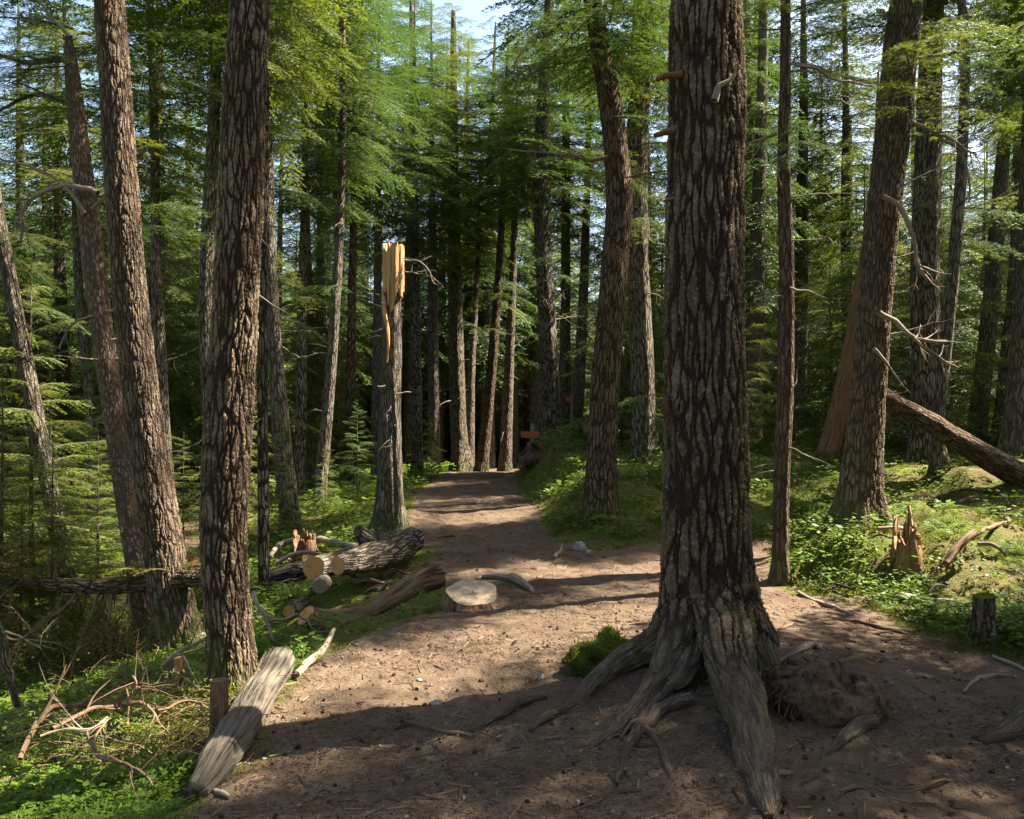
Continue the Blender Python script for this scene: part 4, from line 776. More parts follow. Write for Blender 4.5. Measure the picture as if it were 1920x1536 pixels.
# stumps
def stump(px, py, w_, hgt, mat, topmat, label, tilt=(0, 0), jagged=0., seed=0, ns=48, name='tree_stump', flare=.35, Y=None, dz=0., taper=.9, leanx=0.):
    g = hit(px, py) if Y is None else np.array([(px - CX) / FPX * Y, Y, 0]); r = w_ / 2 / FPX * g[1]; g = g + np.array([0, r * .9, 0]); g[2] = g1(g[0], g[1]) + dz
    rt = empty(name, g, label, 'stump'); n = 26; z = np.linspace(-.15, hgt, n); mb = MB(); th = np.linspace(0, 2 * math.pi, ns, endpoint=False)
    tt = np.clip(z / hgt, 0, 1)[:, None]
    nz = fbm(np.stack([np.cos(th)[None] * 1.5 + 0 * tt, np.sin(th)[None] * 1.5 + 0 * tt, z[:, None] * 3 + 0 * th[None]], -1), seed, 3)
    rr = r * (taper + (1 - taper) * (1 - tt)) * (1 + (.16 if hgt < .14 else .3) * nz + flare * np.exp(-np.clip(z, 0, 9)[:, None] / .07 if hgt < .3 else -np.clip(z, 0, 9)[:, None] / .15) * (.5 + .5 * np.cos(th * 5 + seed)[None]))
    X = rr * np.cos(th) + leanx * tt; Yy = rr * np.sin(th)
    Zz = z[:, None] + tt * (X * tilt[0] + Yy * tilt[1])
    if jagged: 
        jg = .45 + vn(np.stack([np.cos(th) * 1.6, np.sin(th) * 1.6, 0 * th], -1), seed + 3) + .5 * vn(np.stack([np.cos(th) * 6, np.sin(th) * 6, 0 * th], -1), seed + 4)
        Zz = np.where(z[:, None] > 0, Zz * (1 - jagged + jagged * 1.6 * jg[None]), Zz)
    V = np.stack([X, Yy, Zz], -1); bk = np.stack([np.cos(th)[None] * r + 0 * tt, np.sin(th)[None] * r + 0 * tt, z[:, None] + 2 + 0 * th[None]], -1)
    mb.add(V, grid_faces(n, ns), bk)
    if jagged:   # hollow, splintered inside
        V2 = V[::-1].copy(); V2[..., :2] *= .72; k0 = n // 2; mb.add(np.concatenate([V[-1:], V2[:k0]]), grid_faces(k0 + 1, ns), np.concatenate([bk[-1:], bk[::-1][:k0]]))
        link('stump_body', mb.mesh('stump_body', M[mat]), rt)
        m = MB(); q = V2[k0 - 1]; c0 = q.mean(0); rs = [c0 + (q - c0) * k for k in (1.05, .6, .05)]; m.add(np.concatenate(rs), grid_faces(3, ns), np.concatenate(rs)); link('rotten_core', m.mesh('core', M['rotten']), rt)
    else:
        link('stump_body', mb.mesh('stump_body', M[mat]), rt)
        q = V[-1]; c0 = q.mean(0); rs = [c0 + (q - c0) * k + np.array([0, 0, .002]) for k in np.linspace(1.0, .03, 8)]
        m = MB(); m.add(np.concatenate(rs), grid_faces(8, ns), np.concatenate([v - c0 for v in rs])); link('cut_top', m.mesh('cut_top', M[topmat]), rt)
    return rt
stump(884, 1146, 98, .10, 'rotten', 'cut_old', 'low broad stump with a pale sawn top at the left path edge', tilt=(-.06, .30), seed=3, ns=64, flare=.25, taper=.96)
stump(322, 1292, 30, .30, 'rotten', 'cut', 'small dark stump with a yellow sawn top in the brush between the left trunks', tilt=(0, .1), seed=4, Y=5.1, flare=.1)
stump(405, 1392, 34, .32, 'rotten', 'rotten', 'narrow dark stump behind the squared log', seed=9, Y=4.0, flare=.1)
stump(1712, 1090, 56, .36, 'broken', None, 'tall broken orange stump with splintered mossy top on the right', jagged=.75, seed=5, flare=.2)
stump(1855, 1212, 36, .32, 'bark_near', 'moss', 'small mossy stump near the right edge', seed=6, flare=.6, tilt=(.2, .1))
stump(566, 1052, 44, .36, 'reddish', None, 'pointed broken red stump left of the log heap', jagged=.8, seed=7, flare=.2)
stump(1420, 800, 26, .5, 'rotten', None, 'mossy broken stump glimpsed right behind the largest trunk', jagged=.6, seed=8, Y=17)
stump(1018, 885, 60, .30, 'rotten_dark', None, 'old rotten root mass in the bank below the wooden sign', jagged=.5, seed=12, Y=18.6, flare=.8, dz=-.12)
# rotten wood mass right of the largest tree
def lump(name, c, rad, mat, label, cat_, seed=0, amp=.35, f=2., sharp=False, res=(48, 28), group=None, jag=0.):
    nt_, np_ = res; th = np.linspace(0, 2 * math.pi, nt_, endpoint=False); ph = np.linspace(0, math.pi, np_)
    D = np.stack([np.sin(ph)[:, None] * np.cos(th), np.sin(ph)[:, None] * np.sin(th), np.cos(ph)[:, None] + 0 * th], -1)
    m = 1 + amp * fbm(D * f, seed, 4)
    if sharp: m = m - amp * np.abs(fbm(D * f * 2.2, seed + 9, 3)) * 1.2
    if jag: m = m + jag * np.clip(vn(D * 6, seed + 4) * 3, 0, 1) * np.clip(D[..., 2], 0, 1)
    V = D * m[..., None] * np.array(rad); mb = MB(); mb.add(V, grid_faces(np_, nt_), V)
    return tag(link(name, mb.mesh(name, M[mat]), None, c), label, cat_, group)
g = hit(1550, 1330); lump('rotten_stump', g + np.array([0, .1, .0]), (.33, .26, .19), 'rotten_dark', 'crumbling dark rotten stump against the right roots of the largest tree', 'stump', 4, .35, 1.7, False, (130, 90), jag=.12)
rs = [q for q in bpy.data.objects if q.name == 'rotten_stump'][0]; rq = R_(12); mbx = MB()
for k in range(22):
    a = rq.uniform(.6, 4.6); q = rq.uniform(.3, .95); b0 = np.array([math.cos(a) * q * .30, math.sin(a) * q * .24, .17 * (1 - q * q) ** .5 + .0]); L = rq.uniform(.02, .08) * (1.5 if k % 6 == 0 else .8)
    mbx = MB(); tube(mbx, np.array([b0 - [0, 0, .05], b0 + [rq.normal(0, .012), rq.normal(0, .012), L * .5], b0 + [rq.normal(0, .03), rq.normal(0, .02), L]]), [rq.uniform(.02, .04), rq.uniform(.012, .03), .003], 7, lambda th, s: 1 + .35 * np.sin(th * 3 + s * 30), squash=rq.uniform(.25, .5)); link('splinter', mbx.mesh('splinter', M['rotten_dark']), rs)
for k in range(16):
    a = rq.uniform(3.4, 6.0); b0 = np.array([math.cos(a) * .30, math.sin(a) * .24, rq.uniform(.03, .14)]); mbx = MB(); tube(mbx, twigpath(rq, b0 * .9, (math.cos(a), math.sin(a), -.4), rq.uniform(.12, .3), 7, 1.2, .25), np.linspace(.007, .002, 7), 5); link('rootlet', mbx.mesh('rootlet', M['rotten_dark']), rs)
g = hit(1620, 1345); lump('rotten_stump', g + np.array([0, .1, -.02]), (.15, .15, .16), 'rotten_dark', 'smaller rotten wood chunk at the outer end of the rotten stump', 'stump', 14, .4, 2., False, (90, 60), jag=.2)
g = pw(1128, 1250, 4.95); g[2] = g1(g[0], g[1]); lump('moss_mound', g + np.array([0.04, 0, .0]), (.25, .2, .19), 'moss', 'green moss covered hump behind the left root of the largest tree', 'moss mound', 5, .6, 2.4, False, (90, 60))
def rock(px, py, w_, label, seed, sq=.6, group=None):
    g = hit(px, py); r = w_ / 2 / FPX * g[1]; lump('rock', g + np.array([0, 0, r * .15]), (r, r * .8, r * sq), 'stone', label, 'rock', seed, .5, 1.6, True, (28, 18), group)
rock(1085, 1030, 30, 'grey rock at the foot of the mossy bank right of the trail', 1, .8); rock(1103, 1037, 18, 'small flat rock beside the grey rock at the bank foot', 2)
rock(818, 1322, 26, 'flat stone lying in the shaded part of the path', 3, .4); rock(786, 1278, 12, 'pale pebble in the sunny patch above the flat stone', 4)
rock(1564, 1476, 9, 'tiny white stone on the path right of the big front root', 5); rock(1014, 1275, 14, 'dark pointed stone left of the moss hump', 6, 1.2)
rock(375, 1215, 60, 'bluish grey boulder in the shade between the two left trunks', 7, .8)

# ------------------------------------------------------------------ trail sign
def boxv(mb, c, s, bev=.0):
    c = np.array(c); s = np.array(s) / 2; V = np.array([[x, y, z] for x in (-1, 1) for y in (-1, 1) for z in (-1, 1)]) * s + c
    mb.add(V, [[0, 1, 3, 2], [4, 6, 7, 5], [0, 4, 5, 1], [2, 3, 7, 6], [0, 2, 6, 4], [1, 5, 7, 3]])
sp = pw(998, 828, 20.3); sp[2] = g1(sp[0], sp[1]); rt = empty('trail_sign', sp, 'small reddish wooden trail sign on a post above the root bank', 'sign')
zb = CAMH - (815 - HY) / FPX * 20.3 - sp[2]; zt = CAMH - (794 - HY) / FPX * 20.3 - sp[2]
mb = MB(); boxv(mb, (0, 0, zt / 2 - .1), (.09, .09, zt + .2)); link('post', mb.mesh('post', M['dead'], smooth=False), rt)
mb = MB(); boxv(mb, (-.06, -.065, zb), (.45, .03, .165)); b_ = link('board', mb.mesh('board', M['sign'], smooth=False), rt)
sp = pw(1068, 749, 23.5); gz = g1(sp[0], sp[1]); rt = empty('trail_sign', (sp[0], sp[1], gz), 'distant dark brown board on a pole right of the broad grey trunk', 'sign')
mb = MB(); boxv(mb, (.06, .05, (sp[2] - gz) / 2), (.07, .07, sp[2] - gz + .3)); link('post', mb.mesh('post', M['dead'], smooth=False), rt)
mb = MB(); boxv(mb, (0, 0, sp[2] - gz), (.22, .03, .16)); link('board', mb.mesh('board', M['sign'], smooth=False), rt)

# ------------------------------------------------------------------ generic forest trees (copied)
def generic(seed, H=20, r0=.2, cz=6, mat='bark_far', ci=0):
    rng = R_(seed); mb = MB(); z = np.linspace(-.4, H, 34); P = np.stack([.25 * np.sin(z * .12 + seed) - .25 * np.sin(seed), .2 * np.cos(z * .15 + seed) - .2 * np.cos(seed), z], 1)
    r = r0 * (1 - np.clip(z, 0, H) / H) ** .75 + .02 + .12 * r0 * np.exp(-np.clip(z, 0, 9) / .3)
    tube(mb, P, r, 12, lambda th, s: 1 + .1 * np.sin(th * 3 + s), np.array([seed, seed * 2., 0]))
    tm = None
    for k in range(26):
        zz = rng.uniform(1.2, cz + 3); a = rng.uniform(0, 6.28); i = np.searchsorted(z, zz); dv = np.array([math.cos(a), math.sin(a), rng.uniform(-.3, .15)])
        dead_branch(mb, rng, P[i] * np.array([1, 1, 0]) + np.array([0, 0, zz]), dv, rng.uniform(.4, 1.5), .010, 3, 3, sag=.4)
    return dict(tm=mb.mesh('trunk', M[mat]), cm=CR[ci], cz=cz, H=H)
GEN = [generic(1, 13, .16, 2.0, ci=0), generic(2, 14, .20, 3.0, ci=1), generic(3, 12, .13, 1.4, ci=2), generic(4, 15, .23, 4.0, ci=3), generic(5, 9, .11, .6, ci=4)]
used = [(T_['base'][0], T_['base'][1]) for T_ in TREES.values()]
def plant(gd, x, y, s, rot, label, group, zs=1.):
    o = empty('conifer_tree', (x, y, g1(x, y) - .03), label, 'tree', group); o.rotation_euler.z = rot; o.scale = (s, s, s * zs)
    if group != 'conifers around the viewpoint': s = min(s, (1.55 + .53 * y + 2.5) / gd['H']); o.scale = (s, s, s * zs)
    link('trunk', gd['tm'], o)
    k_ = (.92 if 'around' in group else .76) if (0 < x and -2 < y < 24) else 1.; c = link('crown', gd['cm'], o, (0, 0, gd['cz'])); c.scale = (k_, k_, (gd['H'] - gd['cz'] + .3) / 12); return o
rng = R_(2024)
def free(x, y, dmin):
    return all((x - a) ** 2 + (y - b) ** 2 > dmin ** 2 for a, b in used)
def zone(x, y):
    u = x / y * FPX + CX; far = y > 30
    if u < 330: return 'far back at the left edge of the wood' if far else 'downhill in the left part of the wood'
    if u < 700: return 'far back between the left trunks and the snapped tree' if far else 'in the wood left of the snapped tree'
    if u < 1000: return 'far beyond the crest of the trail' if far else 'in the wood just past the trail crest'
    if u < 1330: return 'far back above the mossy bank' if far else 'on the bank between sign and largest trunk'
    return 'far back at the right side of the wood' if far else 'in the mossy wood right of the largest trunk'
cnt = 0; tries = 0
while cnt < 205 and tries < 9000:
    tries += 1; y = 16 + 56 * rng.uniform() ** 1.0; u = rng.uniform(-.8, .78); x = u * y
    if sdist(np.array([x]), np.array([y]))[0] < 1.2 or trd(np.array([x]), np.array([y]))[0] < 1: continue
    if y < 26 and -.17 < u < .16: continue
    if -6 < x < 15 and 27 < y < 41: continue
    if not free(x, y, 1.5 + .02 * y): continue
    used.append((x, y)); cnt += 1; gi = int(rng.integers(5)) if y < 42 else int(rng.choice([0, 2, 4]))
    plant(GEN[gi], x, y, rng.uniform(.8, 1.1) * float(np.interp(y, [16, 30, 60], [1, 1.25, 1.5])), rng.uniform(0, 6.28), f"{['slim', 'grey', 'thin', 'tall', 'small'][gi]} conifer {zone(x, y)}", f'conifers {zone(x, y)}')
# trees outside the frame that close the canopy and cast the dappled shade
cnt = 0; tries = 0
while cnt < 40 and tries < 3000:
    tries += 1; x = rng.uniform(-16, 34); y = rng.uniform(-16, 28)
    if y > 0 and abs(x) < .78 * y + 1.5: continue
    if abs(x) < 3.5 and y > -3.5: continue
    if sdist(np.array([x]), np.array([y]))[0] < .3 or not free(x, y, 2.6) or (4 < x < 20 and -3 < y < 12) or (x > 0 and y > 8 and rng.uniform() < .35): continue
    used.append((x, y)); cnt += 1
    plant(GEN[int(rng.integers(5))], x, y, rng.uniform(.85, 1.15), rng.uniform(0, 6.28), 'tall conifer standing outside the picture that shades the path', 'conifers around the viewpoint')
for (x, y, gi, s_) in [(6.2, 6.0, 1, 1.0), (9.8, 7.6, 0, 1.05), (6.1, 2.6, 3, .95), (13.4, 7.4, 4, 1.3), (4.6, .2, 0, 1.1), (8.0, 4.3, 2, 1.1), (10.6, 4.6, 1, 1.)]:
    plant(GEN[gi], x, y, s_, x * 7, 'tall conifer standing outside the picture that shades the path', 'conifers around the viewpoint')
# young conifers with green branches to the ground
def sapling(x, y, s, k, label, group, rot=None):
    o = empty('young_conifer', (x, y, g1(x, y) - .03), label, 'young tree', group); o.scale = (s, s, s * rng.uniform(.9, 1.2)); o.rotation_euler.z = rng.uniform(0, 6.28) if rot is None else rot
    mb = MB(); tube(mb, np.array([[0, 0, -.2], [.02, 0, 2], [0, .02, 4.1]]), [.035, .022, .004], 6); link('trunk', SAPT, o); link('crown', SAP[k], o, (0, 0, .25)); return o
mb = MB(); tube(mb, np.array([[0, 0, -.2], [.02, 0, 1.3], [0, .02, 2.8], [0, 0, 4.2]]), [.04, .03, .018, .004], 7); SAPT = mb.mesh('trunk', M['bark_far'])
for (px, Y_, s, k, lb) in [(5, 8.5, .75, 0, 'bright young hemlock in front of the slim left-edge trunk'), (100, 8.9, .55, 1, 'small bright hemlock between the left edge and the pale snag'), (-90, 8.2, .8, 1, 'bright hemlock branches entering at the left edge'), (60, 9.6, .95, 1, 'tall bright hemlock behind the slim left-edge trunk'), (185, 9.8, .6, 0, 'bright hemlock behind the pale snag'),
        (440, 15, .8, 1, 'young hemlock seen right behind the thick brown trunk'), (610, 15.5, .3, 1, 'tiny bright hemlock left of the snapped tree'),(40, 8.6, .50, 0, 'sunlit young hemlock behind the level fallen trunk at the left edge'), (165, 11.5, .62, 1, 'yellow green young hemlock right of the slim left-edge trunk'), (-60, 9.5, .9, 0, 'young hemlock reaching in from the left edge'),
        (95, 12.5, .85, 1, 'taller young hemlock behind the two sunlit ones on the left'), (345, 11, .5, 0, 'small young hemlock between the two big left trunks'), (255, 14, .8, 2, 'shaded young hemlock down by the lower trail'),
        (530, 13, .45, 1, 'little young hemlock at the foot of the grey trunk'), (1250, 12.5, .42, 2, 'small dark hemlock at the left of the largest trunk'), (670, 17.5, .5, 2, 'dark young hemlock behind the snapped tree foot'),
        (640, 20, .8, 2, 'dark young hemlock further left behind the snapped tree'), (800, 24, .5, 1, 'low young hemlock left of the crest trunk')]:
    sapling((px - CX) / FPX * Y_, Y_, s, k, lb, None); used.append(((px - CX) / FPX * Y_, Y_))
for (px, Y_, s) in [(925, 46, 3.2), (985, 44, 3.0), (840, 46, 3.0), (890, 50, 3.6)]:
    x = (px - CX) / FPX * Y_; used.append((x, Y_)); sapling(x, Y_, s, 0 if Y_ < 36 else 1, 'full branched conifer closing the view beyond the trail crest', 'full branched conifers beyond the crest')  # brighter needle colour stands in for sunlight beyond the crest
for (px, Y_, gi, s) in [(880, 41, 3, 1.5), (915, 37, 1, 1.5), (962, 40, 3, 1.5), (820, 39, 1, 1.45), (1005, 40, 3, 1.5), (770, 36, 3, 1.5)]:
    x = (px - CX) / FPX * Y_; used.append((x, Y_)); plant(GEN[gi], x, Y_, s, px * 1., 'tall slim conifer just beyond the crest of the trail', 'conifers in the wood just past the trail crest')
cnt = 0; tries = 0
while cnt < 125 and tries < 5000:
    tries += 1; y = rng.uniform(38, 85); u = rng.uniform(-.74, .72); x = u * y
    if (x - .5) ** 2 + (y - 40) ** 2 < 9 or not free(x, y, 2.2): continue
    used.append((x, y)); cnt += 1; sapling(x, y, rng.uniform(2.4, 3.6) * (.8 + .004 * y), int(rng.integers(3)), f'full branched conifer {zone(x, y)}', f'full branched conifers {zone(x, y)}')
cnt = 0; tries = 0
while cnt < 110 and tries < 5000:
    tries += 1; y = rng.uniform(15, 50); u = rng.uniform(-.8, .75); x = u * y
    if sdist(np.array([x]), np.array([y]))[0] < 1.5 or (y < 27 and -.15 < u < .05) or (-6 < x < 15 and 26 < y < 41 and rng.uniform() < .85) or not free(x, y, 1.0) or trd(np.array([x]), np.array([y]))[0] < 1.2: continue
    used.append((x, y)); cnt += 1; sapling(x, y, rng.uniform(.7, 1.2 + y * .035), int(rng.integers(3)), f'young green conifer {zone(x, y)}', f'young conifers {zone(x, y)}')

# ------------------------------------------------------------------ ground cover, moss, litter
def scatter(n, seed, y0, y1, u0, u1, ok):
    rng = R_(seed); Y_ = np.exp(rng.uniform(math.log(y0), math.log(y1), n)); U = rng.uniform(u0, u1, n); X = U * Y_
    s = sdist(X, Y_); k = ok(X, Y_, s, rng); X, Y_, s = X[k], Y_[k], s[k]; return X, Y_, ground(X, Y_, s), s
def plant_tpl(rng, n=16, r=.07, h=.09, ll=.035, lw=.022):
    a = rng.uniform(0, 6.28, n); q = rng.uniform(.1, 1, n) ** .7; b = np.stack([np.cos(a) * q * r, np.sin(a) * q * r, h * (1 - .5 * q * q) * rng.uniform(.5, 1.1, n)], 1)
    d = np.stack([np.cos(a + rng.normal(0, .6, n)), np.sin(a + rng.normal(0, .6, n)), rng.uniform(-.4, .35, n)], 1); d /= np.linalg.norm(d, axis=1)[:, None]
    m = MB(); leaves(m, b, d, rng.uniform(.7, 1.2, n) * ll, rng.uniform(.7, 1.2, n) * lw, np.stack([rng.normal(0, .3, n), rng.normal(0, .3, n), np.ones(n)], 1)); return cat(m)[:2]
def fern_tpl(rng, nf=6, L=.2):
    m = MB()
    for k in range(nf):
        B_, D_, N_, L_, W_, st = bough_arrays(rng, L=L * rng.uniform(.7, 1.1), ntw=14, ll=.02, lw=.010, droop=.55, up=.6, spread=.3, density=.9)
        R3 = rotm(k * 6.28 / nf + rng.uniform(-.4, .4), rng.uniform(.1, .5), 0); leaves(m, B_ @ R3.T, D_ @ R3.T, L_, W_, N_ @ R3.T)
    return cat(m)[:2]
def instance_mesh(name, tpls, X, Y_, Z, S, mat, seed, label, cat_):
    rng = R_(seed); mb = MB(); wh = rng.integers(len(tpls), size=len(X)); rot = rng.uniform(0, 6.28, len(X))
    for k, (V, F) in enumerate(tpls):
        i = np.where(wh == k)[0]
        if not len(i): continue
        c_, s_ = np.cos(rot[i])[:, None], np.sin(rot[i])[:, None]; sc_ = S[i][:, None]
        vx = (V[:, 0] * c_ - V[:, 1] * s_) * sc_ + X[i][:, None]; vy = (V[:, 0] * s_ + V[:, 1] * c_) * sc_ + Y_[i][:, None]; vz = V[:, 2] * sc_ + Z[i][:, None]
        mb.add(np.stack([vx, vy, vz], -1), (F[None] + (np.arange(len(i)) * len(V))[:, None, None]).reshape(-1, F.shape[1]))
    return tag(link(name, mb.mesh(name, mat, smooth=False)), label, cat_, kind='stuff')
rp = R_(8); TP = [plant_tpl(rp, n_, r_, h_, l_, l_ * .6) for n_, r_, h_, l_ in ((16, .07, .09, .035), (24, .09, .06, .022), (9, .06, .12, .055), (18, .08, .1, .03), (12, .1, .14, .045), (30, .1, .04, .016))]; TF = [fern_tpl(rp) for _ in range(4)]
def okc(X, Y_, s, rng):
    n = fbm(v2(X * .7, Y_ * .7), 41, 3); left = X < np.interp(Y_, [0, 10, 15, 25], [0, -.3, -.85, -1.2])
    pr = np.where(left, .62 + 1.1 * n, .42 + 1.6 * n); pr = np.where((~left) & (Y_ < 9.3), pr - .25, pr); pr = np.where(left & (Y_ < 8.2) & (Y_ > 3.8), pr - .42, pr)
    pr = np.where(left & (Y_ > 3.75) & (Y_ < 6.2) & (X < -1.2), pr - .3, pr); return (s > .18) & clear_of(X, Y_) & (trd(X, Y_) > .75) & (rng.uniform(0, 1, len(X)) < pr)
X, Y_, Z, s = scatter(64000, 3, 3.3, 34, -1.0, .9, okc)
instance_mesh('ground_cover', TP, X, Y_, Z, (.55 + .055 * Y_) * R_(1).uniform(.45, 1.9, len(X)), M['cover'], 4, 'low bright green leafy plants covering the forest floor', 'ground cover')
X, Y_, Z, s = scatter(5200, 6, 2.7, 9, -1.0, .95, lambda X, Y_, s, rng: (s > .12) & clear_of(X, Y_) & (trd(X, Y_) > .7) & (rng.uniform(0, 1, len(X)) < np.where(X < 0, np.where(Y_ < 3.8, 1.3, .22), .42) + 1.2 * fbm(v2(X, Y_), 51, 2)))
instance_mesh('ferns', TF, X, Y_, Z, R_(2).uniform(.5, 1.15, len(X)), M['fern'], 5, 'feathery ferns low on the ground beside the path', 'ferns')
def moss_ok(X, Y_, s, rng):
    n = fbm(v2(X * .9, Y_ * .9), 61, 3); left = X < 0
    return (s > .02) & clear_of(X, Y_) & (trd(X, Y_) > .6) & (rng.uniform(0, 1, len(X)) < np.where(left, .35, .75) + 1.1 * n) & (s < 9)
def tuft(rng, n=7, h=.028):
    a = rng.uniform(0, 6.28, n); b = np.stack([rng.normal(0, .012, n), rng.normal(0, .012, n), np.full(n, -.004)], 1); d = np.stack([np.cos(a) * .7, np.sin(a) * .7, rng.uniform(.4, 1.2, n)], 1); d /= np.linalg.norm(d, axis=1)[:, None]
    m = MB(); leaves(m, b, d, rng.uniform(.6, 1.2, n) * h, np.full(n, .006), np.stack([np.cos(a + 1.5), np.sin(a + 1.5), 0 * a], 1)); return cat(m)[:2]
X, Y_, Z, s = scatter(90000, 9, 3.2, 24, -1., .9, moss_ok)
instance_mesh('moss_carpet', [tuft(rp) for _ in range(4)], X, Y_, Z, (.7 + .07 * Y_) * R_(3).uniform(.6, 1.5, len(X)), M['mossblade'], 7, 'yellow green moss and short grass on the banks', 'moss')
# moss fuzz on the hump behind the left root
o = [q for q in bpy.data.objects if q.name.startswith('moss_mound')][0]; V = np.empty(len(o.data.vertices) * 3, np.float32); o.data.vertices.foreach_get('co', V); V = V.reshape(-1, 3)
rr = R_(4); ii = rr.integers(len(V), size=5200); b = V[ii] + rr.normal(0, .01, (5200, 3)); d = V[ii] / np.linalg.norm(V[ii], axis=1)[:, None] + rr.normal(0, .5, (5200, 3)); d /= np.linalg.norm(d, axis=1)[:, None]
mb = MB(); leaves(mb, b * .98, d, rr.uniform(.012, .03, 5200), np.full(5200, .006), rr.normal(0, 1, (5200, 3))); tag(link('moss_fuzz', mb.mesh('moss_fuzz', M['mossblade'], smooth=False), o), kind='stuff')
# needle and twig litter, cones and pebbles on the path
def litter(n, seed, kind):
    X, Y_, Z, s = scatter(n, seed, 2.6, 16, -.75, .8, lambda X, Y_, s, rng: ((s < .6) & (rng.uniform(0, 1, len(X)) < .5 + 1.6 * fbm(v2(X * 1.3, Y_ * 1.3), 88, 3))) if kind != 'twig' else (s < 1.6)); rng = R_(seed); m = MB(); k = len(X); a = rng.uniform(0, 6.28, k)
    d = np.stack([np.cos(a), np.sin(a), rng.normal(0, .12, k)], 1); L = rng.uniform(.006, .02, k) * (1 + Y_ * .06) if kind == 'chip' else rng.uniform(.04, .14, k)
    P0 = np.stack([X, Y_, Z + .004], 1) - d * L[:, None] / 2; sdv_ = np.stack([-np.sin(a), np.cos(a), 0 * a], 1); wv = (rng.uniform(.0008, .0025, k) if kind == 'chip' else rng.uniform(.0015, .004, k))[:, None] * (1 + .05 * Y_[:, None])
    up = np.array([0, 0, 1.]); A = P0 - sdv_ * wv; B = P0 + sdv_ * wv; T_ = P0 + up * wv * 1.6; E = d * L[:, None]
    V = np.stack([A, B, T_, A + E, B + E, T_ + E], 1); F = np.array([[0, 1, 4, 3], [1, 2, 5, 4], [2, 0, 3, 5]]); m.add(V, (F[None] + (np.arange(k) * 6)[:, None, None]).reshape(-1, 4)); return m
t = NT('litter'); ge = t.n('NewGeometry'); c = t.mix(ge.outputs['Random Per Island'], (.05, .03, .02), (.2, .14, .095)); M['litter'] = t.fin(t.bsdf(c, .85, .2))
tag(link('needle_litter', litter(70000, 21, 'chip').mesh('needle_litter', M['litter'], smooth=False)), 'fallen needles and bark chips strewn over the path', 'litter', kind='stuff')
tag(link('twig_litter', litter(2200, 22, 'twig').mesh('twig_litter', M['litter'], smooth=False)), 'small dead twigs strewn over the path and its edges', 'twigs', kind='stuff')
X, Y_, Z, s = scatter(1100, 23, 2.7, 12, -.6, .75, lambda X, Y_, s, rng: (s < .4) & (rng.uniform(0, 1, len(X)) < .5 + 1.5 * fbm(v2(X, Y_), 3, 2)))
def blob(rng, el=1.4):
    th = np.linspace(0, 6.283, 8, endpoint=False); ph = np.linspace(0, math.pi, 6); D = np.stack([np.sin(ph)[:, None] * np.cos(th) * el, np.sin(ph)[:, None] * np.sin(th), np.cos(ph)[:, None] + 0 * th], -1) * (1 + .35 * rng.normal(0, .5, (6, 8, 1)))
    return D.reshape(-1, 3) * .011, grid_faces(6, 8)
t = NT('cone'); ge = t.n('NewGeometry'); M['cone'] = t.fin(t.bsdf(t.mix(ge.outputs['Random Per Island'], (.02, .012, .008), (.09, .055, .035)), .9, .1))
instance_mesh('fallen_cones', [blob(rp) for _ in range(4)], X, Y_, Z + .004, R_(4).uniform(.35, 1.15, len(X)), M['cone'], 8, 'small dark cones and clods scattered on the path', 'cones')
X, Y_, Z, s = scatter(420, 24, 2.7, 16, -.6, .75, lambda X, Y_, s, rng: s < .3)
instance_mesh('pebbles', [blob(rp, 1.2) for _ in range(4)], X, Y_, Z + .002, R_(5).uniform(.25, .9, len(X)), M['stone'], 9, 'small pale pebbles scattered on the path', 'pebbles')

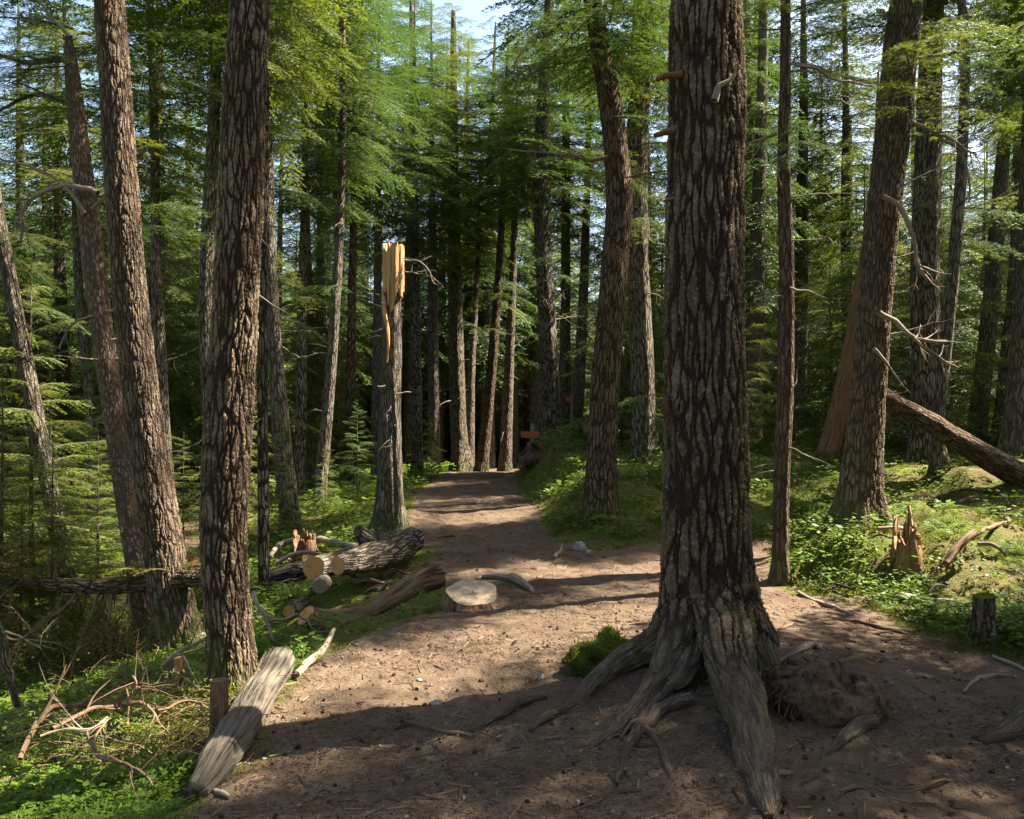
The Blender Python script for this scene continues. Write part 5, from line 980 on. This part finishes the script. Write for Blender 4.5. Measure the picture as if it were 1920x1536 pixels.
# ------------------------------------------------------------------ dead brush heap at lower left
def brush(path, w0, w1, label, seed, mat='dead_brown', sub=5, sl=.3):
    """path: (px, py, Y)"""
    rng = R_(seed); P = np.array([pw(a, b, Yv) for a, b, Yv in path]); base = P[0].copy(); P = wig(resample(P, 8 * len(P)), .04, seed, 5); mb = MB()
    r = np.linspace(w0, w1, len(P)) / 2 / FPX * P[:, 1]; tube(mb, P, r, 7)
    for k in range(sub):
        i = rng.integers(2, len(P) - 1); dd = P[i] - P[i - 1]; dd = dd / np.linalg.norm(dd) + rng.normal(0, .7, 3); dead_branch(mb, rng, P[i], dd, sl * rng.uniform(.4, 1.4), r[i] * .55, 4, 3, sag=.1)
    tag(link('dead_branch', mb.mesh('dead_branch', M[mat], base), None, base), label, 'branch', 'dead brush on the slope at lower left')
BR = [([(40, 1420, 3.9), (85, 1340, 4.1), (130, 1320, 4.3), (190, 1322, 4.4), (240, 1320, 4.4)], 10, 9, 'thick arching brown branch, left limb of the brush heap'),
      ([(100, 1370, 3.9), (150, 1340, 4.1), (200, 1328, 4.3), (236, 1318, 4.4)], 9, 7, 'second arching branch just under the thick one in the brush heap'),
      ([(236, 1360, 4.3), (237, 1320, 4.35), (235, 1260, 4.4), (238, 1235, 4.4), (214, 1220, 4.4)], 6, 3, 'upright forked twig rising from the middle of the brush heap'),
      ([(244, 1318, 4.3), (254, 1290, 4.3), (252, 1275, 4.3), (246, 1266, 4.3)], 8, 4, 'short pinkish upright twig beside the forked one'),
      ([(236, 1318, 4.3), (275, 1325, 4.2), (300, 1350, 4.1), (320, 1382, 4.0)], 7, 3, 'branch drooping right from the middle of the brush heap'),
      ([(205, 1345, 4.2), (165, 1365, 4.0), (120, 1366, 3.9), (70, 1385, 3.8)], 8, 4, 'pale branch sweeping left in the brush heap'),
      ([(165, 1390, 3.7), (180, 1410, 3.6), (225, 1430, 3.5), (285, 1482, 3.35)], 10, 5, 'bright orange brown branch nearest the camera at lower left'),
      ([(200, 1350, 4.0), (182, 1375, 3.9), (168, 1395, 3.8)], 5, 3, 'small twig above the bright orange brown branch'),
      ([(305, 1330, 4.2), (360, 1310, 4.3), (430, 1345, 4.1), (470, 1250, 4.3), (462, 1235, 4.3)], 6, 3, 'looping thin branch at the foot of the thick brown trunk'),
      ([(395, 1278, 4.3), (405, 1310, 4.2), (425, 1345, 4.1)], 5, 3, 'curved twig left of the looping branch'),
      ([(310, 1248, 5.0), (335, 1222, 5.0), (375, 1205, 5.0)], 9, 7, 'grey branch bridging between the two big left trunks'),
      ([(0, 1170, 6.0), (30, 1200, 6.0), (55, 1195, 6.0), (60, 1185, 6.0), (45, 1165, 6.)], 6, 3, 'hooked pale branch at the left edge below the fallen trunk'),
      ([(-10, 1182, 6.), (30, 1190, 6.), (60, 1205, 6.), (80, 1218, 6.)], 5, 3, 'thin pale branch in front of the lower trail'),
      ([(-15, 1150, 4.9), (8, 1215, 4.9), (25, 1290, 4.9), (32, 1325, 4.9)], 16, 14, 'dark leaning pole at the left edge'),
      ([(470, 1110, 6.6), (490, 1150, 6.4), (515, 1195, 6.2), (530, 1210, 6.1)], 9, 5, 'dead branch sloping below the log heap'),
      ([(505, 1165, 6.5), (535, 1158, 6.6), (555, 1150, 6.7), (590, 1180, 6.5)], 6, 3, 'thin dead branch left of the curved brown log')]
for k, (pth, a, b, lb) in enumerate(BR): brush(pth, a, b, lb, 60 + k, 'dead' if k in (5, 10, 12, 14, 15) else 'bark_mid' if k == 13 else 'dead_brown', 0 if k == 13 else 6)
# tangle of fine dead twigs with brown needles in the heap
rng = R_(91); mb = MB()
for k in range(260):
    px, py = rng.uniform(20, 440), rng.uniform(1220, 1450); p = hit(px, py); 
    if sdist(p[:1], p[1:2])[0] < .1: continue
    a = rng.uniform(0, 6.28); dead_branch(mb, rng, p + np.array([0, 0, rng.uniform(0, .1)]), (math.cos(a), math.sin(a), rng.uniform(.1, .8)), rng.uniform(.15, .5), .0045, 4, 4, 0, .9)
tag(link('brush_tangle', mb.mesh('brush_tangle', M['dead_brown'])), 'tangle of fine dead twigs under the brush heap', 'brush', kind='stuff')
mb = MB()
for k in range(420):
    px, py = rng.uniform(0, 470), rng.uniform(1180, 1460); p = hit(px, py); 
    if sdist(p[:1], p[1:2])[0] < .2: continue
    B_, D_, N_, L_, W_, st = bough_arrays(rng, L=rng.uniform(.2, .45), ntw=12, ll=.028, lw=.007, droop=.4, density=.9)
    m = rotm(rng.uniform(0, 6.28), rng.uniform(-.2, .7), rng.uniform(-.5, .5)); leaves(mb, B_ @ m.T + p + np.array([0, 0, .05]), D_ @ m.T, L_, W_, N_ @ m.T)
tag(link('moss_brush', mb.mesh('moss_brush', M['mossblade'], smooth=False)), 'olive mossy sprays over the dead brush at lower left', 'brush', kind='stuff')
